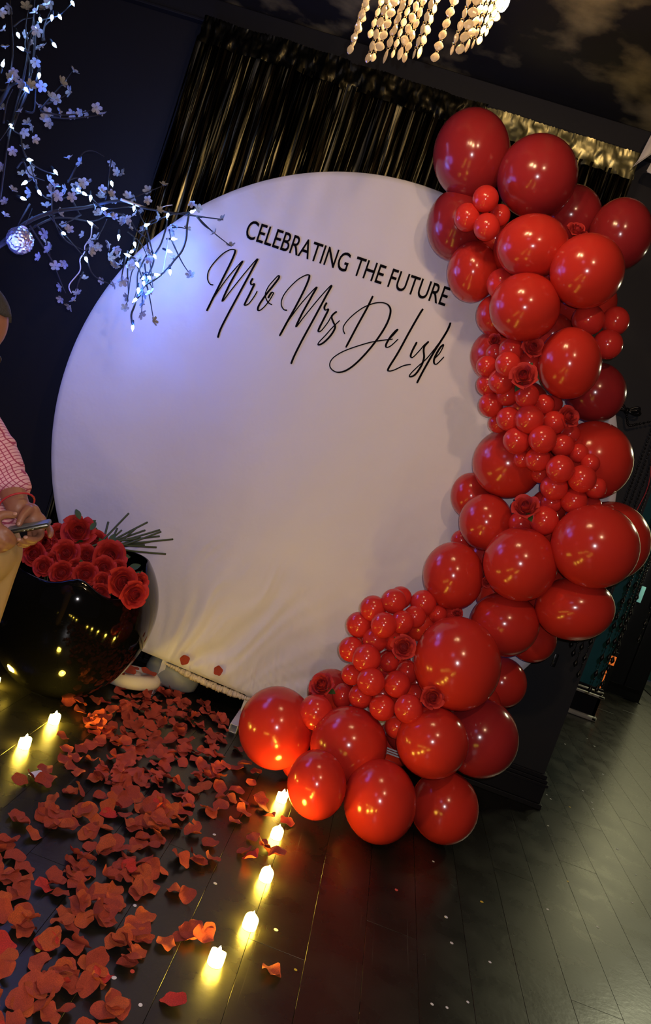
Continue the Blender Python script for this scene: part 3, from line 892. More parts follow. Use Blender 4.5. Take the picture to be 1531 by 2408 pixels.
def rose_bud():
    b = MB(); v = []; f = []
    n = 54
    for i in range(n+1):
        a = i*0.40; q = i/n; r = 0.035+0.30*q
        v += [(r*1.02*cos(a), r*1.02*sin(a), 0.25), (r*1.06*cos(a), r*1.06*sin(a), 0.70-0.05*q), (r*0.92*cos(a), r*0.92*sin(a), 0.86-0.10*q*q+0.018*sin(a*1.7))]
    for i in range(n):
        for k in (0, 1): f.append((3*i+k, 3*i+3+k, 3*i+4+k, 3*i+1+k))
    b.add(v, f)
    return b.lathe([(0.34, 0.2), (0.34, 0.42), (0.2, 0.52), (0, 0.56)], 14)
RM = {'bud': rose_bud().mesh('bud'), 'in': rose_petal(0.42, 0.94, 1.15, 0.0, 0.05, 1).mesh('petal'), 'mid': rose_petal(0.60, 0.90, 0.92, 0.05, 0.10, 2).mesh('petal'), 'out': rose_petal(0.80, 0.76, 0.76, 0.10, 0.20, 3).mesh('petal')}
for k in RM: RM[k].materials.append(M['roseb'] if k == 'bud' else M['rose'])
def leaf_mesh():
    v = []; f = []
    for j in range(7):
        t = j/6; w_ = 0.30*sin(pi*min(1, t*0.97+0.02))**0.8*(1-0.25*t)
        z = 0.18*sin(t*2.2)
        v += [(t, -w_, z+0.05), (t, 0, z), (t, w_, z+0.05)]
    for j in range(6):
        a = 3*j; f += [(a, a+3, a+4, a+1), (a+1, a+4, a+5, a+2)]
    return MB().add(v, f).mesh('leaf')
LEAF = leaf_mesh(); LEAF.materials.append(M['leaf'])
calyx_me = MB().lathe([(0, -0.30), (0.10, -0.30), (0.10, -0.16), (0.34, 0.02), (0.40, 0.10), (0.0, 0.05)], 10).mesh('calyx'); calyx_me.materials.append(M['leaf'])
def make_rose():
    r = bpy.data.objects.new('rose', None); r.empty_display_size = 0.05; COL.objects.link(r)
    def add(nm, me, X): o = inst(nm, me, None, r, X); return o
    add('bud', RM['bud'], Matrix.Identity(4))
    rnd = random.Random(4)
    for k in range(3): add('petal', RM['in'], Matrix.Rotation(2*pi*k/3+0.3, 4, 'Z') @ Matrix.Translation((0, 0, 0.03)))
    for k in range(5): add('petal', RM['mid'], Matrix.Rotation(2*pi*k/5+0.8+rnd.uniform(-.12, .12), 4, 'Z') @ Matrix.Diagonal((1, 1, rnd.uniform(.92, 1.05), 1)))
    for k in range(5): add('petal', RM['out'], Matrix.Rotation(2*pi*k/5+0.1+rnd.uniform(-.12, .12), 4, 'Z') @ Matrix.Translation((0, 0, -0.04)) @ Matrix.Diagonal((1, 1, rnd.uniform(.85, 1.08), 1)))
    add('calyx', calyx_me, Matrix.Identity(4))
    return r
ROSE0 = make_rose()
ROSE_N = [0]
def rose(c, rad, axis, label, group, leaves=(), seed=0):
    r = ROSE0 if ROSE_N[0] == 0 else copy_tree(ROSE0)
    ROSE_N[0] += 1
    s_ = rad/1.06
    rnd = random.Random(seed*13+1)
    A_ = frame(axis) @ Matrix.Rotation(rnd.uniform(0, 6.28), 4, 'Z')
    r.matrix_world = Matrix.Translation(Vector(c)-Vector(axis).normalized()*0.35*s_) @ A_ @ Matrix.Diagonal((s_, s_*rnd.uniform(.9, 1.05), s_, 1))
    tag(r, label, 'rose', group)
    return r, s_, leaves
def add_leaf(r, ang, ln=1.0, tilt=0.2):
    inst('leaf', LEAF, None, r, Matrix.Rotation(ang, 4, 'Z') @ Matrix.Translation((0.35, 0, 0.0)) @ Matrix.Rotation(-tilt, 4, 'Y') @ Matrix.Diagonal((ln, ln, ln, 1)))
def toward_cam(c, rx=0.0, ry=0.0):
    return ((CAM-Vector(c)).normalized() + CR*rx + CU*ry).normalized()
RB = [ # px, py, r px, Y, lean x, lean y, label
 (1357,542,24,3.33,0.5,0.9,'deep red fabric rose between balloons near the top right of the garland'),
 (1163,800,17,3.46,-0.4,0.5,'dark half-hidden rose left above the upper mini cluster'),
 (1253,816,27,3.25,0.3,0.3,'red fabric rose above the upper mini cluster, under the shiny balloon'),
 (1232,884,33,3.15,-0.1,0.5,'open red rose in the middle of the upper mini cluster'),
 (1337,980,27,3.26,0.6,0.3,'crimson rose right of the upper mini cluster, below the large balloon'),
 (1236,1192,34,3.24,0.0,0.8,'bright red rose with a green leaf at the garland waist'),
 (1146,1368,15,3.34,0.3,-0.2,'tiny dark rose squeezed between two balloons above the giant one'),
 (949,1522,30,3.12,0.05,0.05,'open red rose with green sepals on the right of the lower mini cluster'),
 (1017,1640,29,3.06,0.2,-0.1,'open red rose at the lower left rim of the giant balloon'),
 (757,1612,33,3.30,-0.4,0.7,'large red rose lying against the disc, leftmost in the garland'),
 (1075,1442,14,3.32,0.2,0.9,'small rose edge showing above the giant balloon'),
]
random.seed(9)
for i, (x, y, rp_, Y, lx, ly, lab) in enumerate(RB):
    c = at(x, y, Y)
    d = (c-CAM).dot(F)
    r, s_, _ = rose(c, rp_*d/FPX, toward_cam(c, lx, ly), lab, 'roses in the balloon garland', seed=i)
    if i in (3, 5, 7, 9): 
        for a in ((0.4, 2.3, 4.1) if i == 7 else (0.9, 4.0)): add_leaf(r, a, 0.95 if i != 7 else 0.8, -0.05)

# ------------------------------------------------------------------ black bowl vase with roses
VC = Vector((-1.135, 3.33, 0))
VR, VZ = 0.347, 0.410
def vrim(a):         # height of the wavy lip round the bowl; a = 0 towards the photographer
    a = (a+pi) % (2*pi) - pi
    k = max(0.0, min(1.0, (abs(a)-0.75)/1.0)); k = k*k*(3-2*k)
    return 0.527 + 0.047*math.exp(-((a-0.30)/0.24)**2) + k*(0.100+0.030*sin(a))
n = 72; m = 26
v = []; f = []
def vpt(a, z, inset=0.0):
    sa = 0.430 if z < VZ else 0.347
    r = (VR-inset)*sqrt(max(0.0, 1-((z-VZ)/sa)**2))
    return Vector((VC.x+r*sin(a), VC.y-r*cos(a), z))
for k in range(n):
    a = 2*pi*k/n; zt = vrim(a)
    col = [vpt(a, 0.0+zt*(j/m)) for j in range(m+1)]
    col += [vpt(a, zt+0.004, 0.008)]
    col += [vpt(a, max(0.04, zt*(1-j/10)), 0.016) for j in range(0, 11)]
    v += col
cn = m+1+1+11
for k in range(n):
    k2 = (k+1) % n
    for j in range(cn-1): f.append((k*cn+j, k2*cn+j, k2*cn+j+1, k*cn+j+1))
f.append(tuple(k*cn for k in range(n-1, -1, -1)))
f.append(tuple(k*cn+cn-1 for k in range(n)))
tag(MB().add(v, f).build('bowl_vase', M['vase'], base=True), 'big glossy black bowl vase with a wavy rim full of red roses', 'vase')
VRS = [ # px, py, r, label
 (184,1250,34,'topmost open red rose of the heap in the black vase'),
 (226,1272,23,'red rose right of the topmost one, nearest the green stems'),
 (155,1302,29,'round red rose under the topmost one, in the middle of the vase heap'),
 (203,1306,24,'dusky rose between the two roundest roses in the vase'),
 (258,1308,34,'big open rose with pointed rim in front of the green stems'),
 (80,1304,27,'dark red rose leftmost in the black vase'),
 (109,1277,25,'shaded crimson rose just right of the phone hand'),
 (138,1258,25,'red rose touching the fingertip of the phone hand'),
 (145,1347,26,'dark drooping rose at the front lip of the vase, left of its bump'),
 (102,1332,22,'dark rose low at the front left lip of the vase'),
 (201,1351,26,'shaded rose right behind the bump of the vase lip'),
 (243,1336,25,'ruffled rose below the big pointed rose'),
 (241,1367,19,'small red rose low between two open ones at front right'),
 (288,1369,33,'wide open orange red rose at the right front of the vase'),
 (315,1398,30,'lowest rightmost orange red rose resting on the vase lip'),
 (328,1368,19,'rose behind the lowest rightmost one, at the inner vase wall'),
 (279,1336,18,'half hidden rose behind the wide open right one'),
 (179,1331,17,'small half-hidden rose in the centre of the vase heap'),
 (236,1394,21,'dark rose deepest at the front right lip of the vase'),
 (124,1317,16,'small dark rose with green leaves around in the left of the vase'),
]
def vase_depth(x, y, push=0.0):
    return 3.10
VY = [3.40,3.44,3.27,3.31,3.30,3.26,3.36,3.39,3.14,3.17,3.16,3.24,3.14,3.14,3.12,3.24,3.28,3.25,3.12,3.24]
for i, (x, y, rp_, lab) in enumerate(VRS):
    c = at(x, y, VY[i])
    dx = (x-180)/170.0; dy = (1320-y)/110.0
    r, s_, _ = rose(c, rp_*(c-CAM).dot(F)/FPX*1.18, toward_cam(c, 0.45*dx+0.05, 0.35*dy+0.12), lab, 'roses in the black vase', seed=40+i)
    if i in (0, 1, 4, 15, 19, 10):
        for a in (0.6, 2.7): add_leaf(r, a+i, 1.0, 0.15)
    if i < 18:      # each rose's own stem, down into the bowl
        ax = Vector((VC.x, VC.y, 0.10)) - c
        iv = r.matrix_world.inverted()
        p0 = Vector((0, 0, -0.28)); p1 = iv @ Vector((VC.x+(c.x-VC.x)*0.3, VC.y+(c.y-VC.y)*0.3, 0.14))
        b = MB().tube(spline([p0, p0*0.7+p1*0.3+Vector((0, 0, -0.3)), p1], 4), 0.05, 6)
        o = bpy.data.objects.new('stem', b.mesh('stem')); o.data.materials.append(M['stem']); COL.objects.link(o); o.parent = r
# bundle of bare stems standing out at the back right
ends = [(255,1227,3.50),(276,1242,3.52),(303,1207,3.52),(286,1247,3.55),(320,1242,3.56),(347,1228,3.60),(376,1246,3.62),(379,1250,3.57),(375,1261,3.62),(407,1268,3.62),(368,1287,3.58),(390,1303,3.60),(340,1282,3.56),(341,1247,3.63),(330,1262,3.54),(352,1274,3.64)]
s0 = at(243, 1283, 3.44)
t = thing('stem_bundle', 'spray of bare green flower stems sticking out of the black vase', 'stems', (s0.x, s0.y, s0.z))
random.seed(21)
for (x, y, Y) in ends:
    e = at(x, y, Y)
    st = s0 + Vector((random.uniform(-.015, .03), random.uniform(-.03, .03), random.uniform(-.03, .02)))
    st2 = st + (st-e)*random.uniform(0.25, 0.5) + Vector((0, 0, -0.06))
    MB().tube(spline([st2, st, (st+e)/2+Vector((0, 0, random.uniform(-.006, .006))), e], 4), 0.0046, 6).build('stem', M['stem'], t)
for (x, y, a, l_) in ((258,1282,1.2,0.055),(300,1340,0.5,0.060),(312,1352,0.1,0.055),(188,1222,1.9,0.05),(212,1247,1.0,0.045)):
    p = at(x, y, 3.38)
    X = Matrix.Translation(p) @ frame(toward_cam(p, 0.2, 0.6), CR*cos(a)+CU*sin(a)) @ Matrix.Diagonal((l_, l_, l_, 1))
    o = inst('leaf', LEAF, None, None, X); o.parent = t; o.matrix_parent_inverse = Matrix.Translation(-t.location)

# ------------------------------------------------------------------ weights of the stand
def weight(name, c, rx, ry, h, m, label, rot=0.0, tilt=(0, 0)):
    prof = [(0, 0), (0.86, 0), (0.97, 0.12), (1.0, 0.38), (0.96, 0.66), (0.84, 0.90), (0.70, 1.0), (0.55, 0.97), (0.42, 0.86), (0.36, 0.80), (0.30, 0.86), (0.2, 0.92), (0, 0.93)]
    X = Matrix.Translation(Vector(c)) @ Euler((tilt[0], tilt[1], rot)).to_matrix().to_4x4() @ Matrix.Diagonal((rx, ry, h, 1))
    o = MB().lathe(prof, 40, X).build(name, m, None, True, True)
    return tag(o, label, 'weight')
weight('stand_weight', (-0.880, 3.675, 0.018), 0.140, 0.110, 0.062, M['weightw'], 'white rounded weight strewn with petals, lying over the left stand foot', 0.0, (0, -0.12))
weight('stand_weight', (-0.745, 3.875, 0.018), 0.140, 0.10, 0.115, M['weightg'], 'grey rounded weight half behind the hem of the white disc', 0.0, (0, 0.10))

# ------------------------------------------------------------------ candles
def candle(x, y, label, group, rnd, h=0.034, r=0.0215):
    t = thing('tealight', label, 'candle', (x, y, 0), group)
    n = 24; v = []; f = []
    ph = rnd.uniform(0, 6)
    prof = [(0.0, 0.001), (r*0.96, 0.001), (r, 0.004), (r, h*0.62), (r*0.97, h*0.95), (r*0.86, h), (r*0.74, h*0.93), (r*0.45, h*0.90), (0.0, h*0.90)]
    b = MB().lathe(prof, n, Matrix.Translation((x, y, 0)))
    for p in b.v:
        if p.z > h*0.55: p.z += 0.004*sin(2*math.atan2(p.y-y, p.x-x)+ph)
    b.build('wax_cup', M['wax'], t)
    b = MB().lathe([(0.004, h*0.88), (0.0062, h*1.02), (0.0058, h*1.18), (0.0035, h*1.38), (0, h*1.58)], 10, Matrix.Translation((x, y, 0)))
    b.build('flame', M['flame'], t)
    MB().lathe([(0, 0), (r*0.93, 0), (r*0.93, 0.002), (0, 0.002)], 20, Matrix.Translation((x, y, 0))).build('base', M['black'], t)
    return t
rnd = random.Random(2)
CD = [(55,1757,'lit tealight on the left side of the floor, the nearer of the left pair'),(125,1700,'lit tealight on the left, nearest the black vase'),(-16,1612,'lit tealight cut by the left edge, beside the black vase'),
 (660,1884,'lit tealight touching the orange balloon, farthest of the right row'),(648,1970,'lit tealight second from the balloons in the right row'),(623,2069,'lit tealight third from the balloons in the right row'),(585,2181,'lit tealight fourth from the balloons in the right row'),(505,2266,'nearest lit tealight of the right row')]
for (x, y, lab) in CD:
    p = onz(x, y)
    candle(p.x, p.y, lab, 'lit tealights along the petal aisle', rnd)
for i in range(5):       # the rows run on towards and past the photographer, mirrored in the balloons and the vase
    for sx_ in (-0.03, -0.98):
        y = (1.52, 1.02, 0.5, 0.0, -0.5)[i]
        if sx_ > -0.5 and i == 0: continue
        candle(sx_+rnd.uniform(-.02, .02), y, 'lit tealight of the rows running on beside the photographer', 'tealights beside the photographer', rnd)

# ------------------------------------------------------------------ rose petals on the floor
def petal_mesh(seed):
    rnd = random.Random(seed)
    v = []; f = []; n = 6
    a1, a2, a3, a4 = [rnd.uniform(-1, 1) for _ in range(4)]
    for j in range(n+1):
        for i in range(n+1):
            u = 2*i/n-1; w_ = 2*j/n-1
            x = u*sqrt(max(0, 1-0.5*w_*w_)); y = w_*sqrt(max(0, 1-0.5*u*u))      # square to disc
            x *= 0.92+0.10*a1*y; y *= 1.0
            rr = sqrt(x*x+y*y)
            ed = 1+0.07*sin(5*math.atan2(y, x)+a2*6)*rr
            z = 0.42*rr*rr*(0.55+0.6*a3*u) + 0.24*sin(2.3*x+a2*3)*rr + 0.22*a4*x*y + 0.17*sin(4*y+a1*5)*rr*rr + 0.09*sin(6*x+a3*4)*rr
            v.append((x*ed, y*ed, z))
    z0 = min(p[2] for p in v)
    v = [(p[0], p[1], p[2]-z0) for p in v]
    for j in range(n):
        for i in range(n):
            a = j*(n+1)+i; f.append((a, a+1, a+n+2, a+n+1))
    return MB().add(v, f)
PB = [petal_mesh(s_) for s_ in range(8)]
PM = []
for k, pb in enumerate(PB):
    for mk in ('petal', 'petal2', 'petal3'):
        me = pb.mesh('rose_petal'); me.materials.append(M[mk]); PM.append(me)
def zone(p):
    if p.y > 3.28: return ('red cloth rose petal on the floor just before the disc and its stand', 'petals before the disc')
    if p.x > -0.22: return ('scattered red cloth petal near the right row of tealights', 'petals beside the right tealights')
    if p.y > 2.72: return ('red cloth petal in the drift level with the left pair of tealights', 'petals level with the left tealights')
    if p.y > 2.15: return ('red cloth petal in the thick drift in the middle of the aisle', 'petals in the middle of the aisle')
    return ('red cloth petal in the nearest drift at the lower left corner', 'petals of the nearest drift')
rnd = random.Random(77)
stuff_b = MB()
placed = []
def petal(p, rad=0.030, z=None, tilt=None, mk=None, single=True, lab=None):
    k = rnd.randrange(8)
    wsum = rnd.random()
    mi = mk if mk is not None else (0 if wsum < 0.62 else 1 if wsum < 0.94 else 2)
    near = sum(1 for q in placed if (q-p).length < 0.040)
    zz = z if z is not None else 0.001+min(0.030, near*0.0055*rnd.uniform(0.6, 1.3))
    tl = tilt if tilt is not None else (0.16 + min(0.55, near*0.12))
    s_ = rad*rnd.uniform(0.82, 1.15)
    X = Matrix.Translation((p.x, p.y, zz)) @ Euler((rnd.gauss(0, tl), rnd.gauss(0, tl), rnd.uniform(0, 6.28))).to_matrix().to_4x4() @ Matrix.Diagonal((s_, s_*rnd.uniform(.8, 1.05), s_*rnd.uniform(.6, 1.25), 1))
    low = min((X @ v).z for v in PB[k].v)
    if z is None and (low < 0.0008): X = Matrix.Translation((0, 0, 0.0008-low)) @ X
    placed.append(Vector((p.x, p.y, 0)))
    if single:
        o = inst('rose_petal', PM[k*3+mi], None, None, X)
        l_, g_ = lab or zone(p)
        tag(o, l_, 'petal', g_)
    else:
        stuff_b.add([X @ v for v in PB[k].v], PB[k].f)
MAN = [(556,1810),(574,1803),(599,1821),(589,1843),(457,1864),(480,1853),(514,1856),(555,1863),(519,1882),(543,1884),(570,1890),(610,1887),(617,1904),(631,1925),(674,1937),(488,1910),(517,1904),(493,1917),(569,1916),(552,1938),(457,1947),(449,1962),(594,1974),(492,1989),(617,1995),(496,2028),(572,2010),(588,2026),(617,2001),(649,2014),(414,2021),(425,2035),(457,2023),(465,2035),(411,2101),(434,2115),(389,2225),(428,2212),(440,2205),(457,2195),(470,2213),(480,2200),(636,2291),(407,2362),(270,2375),(276,2390),(145,1737),(45,1838),(72,1838),(105,1815),(118,1835),(100,1850),(40,1925),(45,1940),(75,1970),(98,1917),(68,1700),(160,1655),(160,1643),(185,1660),(190,1637),(220,1652),(245,1655),(187,1678),(205,1702),(225,1690),(235,1697),(155,1765),(150,1790),(175,1785),(165,1805),(185,1820),(210,1795),(190,1767),(500,1690),(525,1705),(515,1695),(470,1655),(575,1680),(562,1767),(520,1746),(510,1742),(496,1738)]
MAN = [m_ for m_ in MAN if m_ not in ((68,1700),)]
for (x, y) in MAN: petal(onz(x, y), 0.0295)
def inpoly(x, y, P_):
    c = False; j = len(P_)-1
    for i in range(len(P_)):
        xi, yi = P_[i]; xj, yj = P_[j]
        if (yi > y) != (yj > y) and x < (xj-xi)*(y-yi)/(yj-yi)+xi: c = not c
        j = i
    return c
DR_ = [ # drifts: pixel outline of the patch on the floor, count
 ([(265,1625),(345,1620),(420,1625),(470,1650),(520,1700),(530,1735),(500,1760),(430,1750),(380,1720),(300,1700),(200,1720),(205,1690),(270,1660)], 92),
 ([(200,1720),(300,1700),(420,1745),(500,1760),(535,1800),(525,1840),(440,1830),(400,1800),(330,1790),(250,1750),(215,1765)], 66),
 ([(240,1790),(330,1785),(410,1810),(445,1870),(440,1930),(380,1930),(300,1900),(240,1860),(150,1890),(160,1850),(230,1830)], 62),
 ([(90,1890),(180,1860),(290,1890),(400,1920),(420,1950),(380,2000),(300,2005),(240,2010),(200,1990),(150,1980),(95,1930)], 52),
 ([(-30,1930),(20,1940),(35,2020),(85,2010),(70,2060),(-30,2050)], 8),
 ([(130,2010),(260,1990),(390,2030),(375,2080),(320,2110),(240,2060),(160,2050)], 24),
 ([(-40,2060),(80,2050),(110,2100),(105,2200),(60,2250),(60,2300),(-60,2300)], 24),
 ([(110,2060),(200,2050),(200,2130),(170,2120),(110,2100)], 8),
 ([(215,2060),(290,2080),(270,2170),(340,2140),(345,2190),(345,2270),(280,2290),(240,2210),(215,2120)], 26),
 ([(100,2160),(180,2120),(225,2160),(190,2190),(120,2190)], 7),
 ([(40,2240),(150,2200),(240,2220),(250,2330),(180,2350),(90,2310)], 20),
 ([(-50,2350),(40,2340),(130,2340),(180,2380),(160,2430),(-50,2440)], 14),
 ([(60,2310),(120,2300),(120,2350),(70,2345)], 3), ([(200,2390),(260,2385),(260,2440),(190,2440)], 3), ([(240,2350),(295,2350),(300,2420),(250,2420)], 3)]
single_left = 300 - len(MAN) - 6
cand = []
for (pl_, cnt) in DR_:
    x0 = min(p[0] for p in pl_); x1 = max(p[0] for p in pl_); y0 = min(p[1] for p in pl_); y1 = max(p[1] for p in pl_)
    k = 0; area_pts = []
    while k < cnt:
        x, y = rnd.uniform(x0, x1), rnd.uniform(y0, y1)
        if not inpoly(x, y, pl_): continue
        p = onz(x, y)
        if (Vector((p.x, p.y, 0))-VC).length < 0.15: continue
        if p.y > 3.9: continue
        cand.append(p); k += 1
cand.sort(key=lambda p: p.y)
for i, p in enumerate(cand):
    petal(p, 0.0295, single=(i < single_left))
o = stuff_b.build('rose_petal_scatter', M['petal'])
tag(o, 'farthest small red petals strewn under the white disc hem', 'petals', None, 'stuff')
# petals one can tell apart by the tealight they lie next to get labels of their own
cn_ = ['farthest', 'second farthest', 'third farthest', 'fourth farthest', 'nearest']
RC = [onz(x, y) for x, y, _l in CD[3:8]]
by = {}
for o in list(COL.objects):
    if o.name.startswith('rose_petal') and o.get('group') in ('petals beside the right tealights', 'petals level with the left tealights', 'petals before the disc'):
        p = Vector((o.location.x, o.location.y, 0))
        if o['group'] == 'petals beside the right tealights':
            i = min(range(5), key=lambda k: (RC[k]-p).length); by.setdefault(('R', i), []).append(((RC[i]-p).length, o))
        elif o['group'] == 'petals level with the left tealights':
            q = onz(125, 1700); by.setdefault(('L', 0), []).append(((q-p).length, o))
        else:
            q = onz(545, 1730); by.setdefault(('D', 0), []).append(((q-p).length, o))
def nth(k): return (ORD[k] if k < 12 else 'thirteenth fourteenth fifteenth sixteenth seventeenth eighteenth nineteenth twentieth'.split()[min(k-12, 7)] if k < 20 else '%dth' % (k+1))
for (kd, i), lst in by.items():
    lst.sort(key=lambda q: q[0])
    for k, (d_, o) in enumerate(lst):
        if kd == 'R': o['label'] = 'red cloth petal %s closest to the %s tealight of the right row' % (nth(k), cn_[i])
        elif kd == 'L': o['label'] = 'red cloth petal, %s closest to the left tealight by the black vase' % nth(k)
        else: o['label'] = 'red cloth petal before the white disc, %s closest to the open stand foot' % nth(k)
# petals lying on the weight and caught on the cover
for (x, y, Y, lab) in ((437,1550,3.745,'red petal stuck low on the white disc, the left of two'),(515,1575,3.745,'red petal stuck low on the white disc, the right of two')):
    p = at(x, y, Y)
    X = Matrix.Translation(p+Vector((0, -0.012, 0))) @ frame((0, -1, 0.1), (1, 0, 0.2)) @ Matrix.Diagonal((0.024, 0.024, 0.020, 1))
    o = inst('rose_petal', PM[6+rnd.randrange(3)*3], None, None, X)
    tag(o, lab, 'petal')
WPN = [278, 300, 312, 350]
for (x, y, sc_) in ((278,1583,0.034),(300,1580,0.038),(312,1572,0.030),(350,1584,0.040)):
    p = onz(x, y, 0.088 + 0.12*(x-318)*0.0019)
    X = Matrix.Translation(p) @ Euler((0.05, -0.03, rnd.uniform(0, 6))).to_matrix().to_4x4() @ Matrix.Diagonal((sc_, sc_, sc_*0.5, 1))
    o = inst('rose_petal', PM[rnd.randrange(8)*3], None, None, X)
    tag(o, 'red petal on the white weight at the stand foot, %s from the left' % ORD[WPN.index(x)], 'petal', 'petals on the white weight')
# scrap of paper among the petals
p = onz(85, 1826)
X = Matrix.Translation(p) @ Euler((0.0, 0, 0.4)).to_matrix().to_4x4() @ Matrix.Diagonal((0.030, 0.022, 0.020, 1))
me = PB[3].mesh('paper_scrap'); me.materials.append(M['dotw'])
tag(inst('paper_scrap', me, None, None, X), 'white paper scrap among petals left of the drift', 'paper')

# ------------------------------------------------------------------ confetti
def dot_mesh(m):
    me = MB().lathe([(0, 0), (1, 0), (1, 0.12), (0, 0.12)], 14).mesh('confetti', False); me.materials.append(M[m]); return me
DM = {'w': dot_mesh('dotw'), 'y': dot_mesh('doty'), 'r': dot_mesh('dotr')}
DOTS = [(1019,2026,'w'),(932,2093,'r'),(1133,2121,'y'),(1049,2157,'w'),(1062,2218,'w'),(1152,2263,'w'),(1016,2362,'w'),(1051,2370,'w'),(1100,2357,'w'),(1289,1942,'w'),(1335,2073,'y'),(1495,2057,'w'),(1452,1997,'w'),(1487,2123,'w'),(1405,2180,'w'),(1295,1879,'w'),(1286,1869,'w'),(1340,1898,'y'),(1371,1860,'w'),(1418,1860,'w'),(1392,1887,'w'),(1395,1903,'w'),(1418,1821,'w'),(1288,2139,'w'),(317,2130,'w'),(268,2300,'w'),(89,2235,'y'),(311,2285,'r'),(506,2078,'w'),(475,2189,'w'),(504,1963,'w'),(330,2364,'w'),(649,2187,'w'),(695,2281,'y'),(1381,1737,'w'),(1398,1755,'w'),(1329,1750,'w')]
for (x, y, c_) in DOTS:
    p = onz(x, y)
    s_ = 0.0068*rnd.uniform(0.75, 1.1)
    o = inst('confetti', DM[c_], None, None, Matrix.Translation((p.x, p.y, 0.0006)) @ Euler((0, 0, rnd.uniform(0, 3))).to_matrix().to_4x4() @ Matrix.Diagonal((s_, s_*0.85, s_, 1)))
    col = {'w': 'white', 'y': 'gold', 'r': 'red'}[c_]
    if p.x < 0.1: wh = 'floor among petals and candles'
    elif p.y > 2.9: wh = 'green-lit floor before the teal pier'
    else: wh = 'dark floor below the balloons'
    tag(o, 'small %s confetti dot on the %s' % (col, wh), 'confetti', '%s confetti, %s' % (col, wh))

byc = {}
for o in list(COL.objects):
    if o.name.startswith('confetti'): byc.setdefault(o['group'], []).append(o)
for g_, lst in byc.items():
    if len(lst) < 2: continue
    col = g_.split()[0]
    if 'candles' in g_: ref, wh = onz(505, 2266), 'the nearest tealight'
    elif 'teal' in g_: ref, wh = onz(1380, 1692), 'the teal pier'
    else: ref, wh = onz(1045, 1978), 'the rightmost floor balloon'
    lst.sort(key=lambda o: (Vector((o.location.x, o.location.y, 0))-ref).length)
    for k, o in enumerate(lst): o['label'] = 'small %s confetti dot on the floor, %s closest to %s' % (col, nth(k), wh)

# ------------------------------------------------------------------ lit blossom tree at the left
random.seed(31)
def TY(x, y):      # how far back the twigs are, from the trunk towards the disc
    return min(3.62, 3.02 + 0.60*max(0.0, min(1.0, (x+60)/480.0))) 
trunk = onz(-330, 1720)
trunk = Vector((-1.92, 3.02, 0))
tr = thing('blossom_tree', 'dark twiggy blossom tree reaching in from the left in front of the disc', 'tree', (trunk.x, trunk.y, 0))
MB().lathe([(0, 0), (0.20, 0), (0.20, 0.015), (0.05, 0.03), (0, 0.03)], 24, Matrix.Translation((trunk.x, trunk.y, 0))).build('base_plate', M['trimblack'], tr)
fork1 = at(-60, 620, 3.02); fork2 = at(-70, 330, 3.02)
tp = spline([trunk+Vector((0, 0, 0.01)), trunk+Vector((0.03, 0.0, 0.7)), trunk+Vector((0.12, 0, 1.25)), fork1], 6)
MB().tube(tp, [0.035-0.015*i/(len(tp)-1) for i in range(len(tp))], 10).build('trunk', M['bark'], tr)
def br(px, r0, r1, nm='branch', start=None, ys=None):
    pts = [at(x, y, TY(x, y)+random.uniform(-.03, .03)) for x, y in px]
    if start is not None: pts = [start]+pts
    sp = spline(pts, 4)
    MB().tube(sp, [r0+(r1-r0)*i/(len(sp)-1) for i in range(len(sp))], 6).build(nm, M['bark'], tr)
br([(-70,330),(-45,100),(-30,-80)], 0.016, 0.008, start=fork1)
br([(-10,585),(60,525),(130,497),(200,488),(280,472),(345,490),(420,502),(462,508)], 0.010, 0.0035, start=fork1)
br([(0,580),(60,545),(120,515),(160,512),(220,520),(262,500)], 0.007, 0.0025, start=fork1)
br([(0,240),(22,205),(40,195)], 0.011, 0.004, start=fork2)
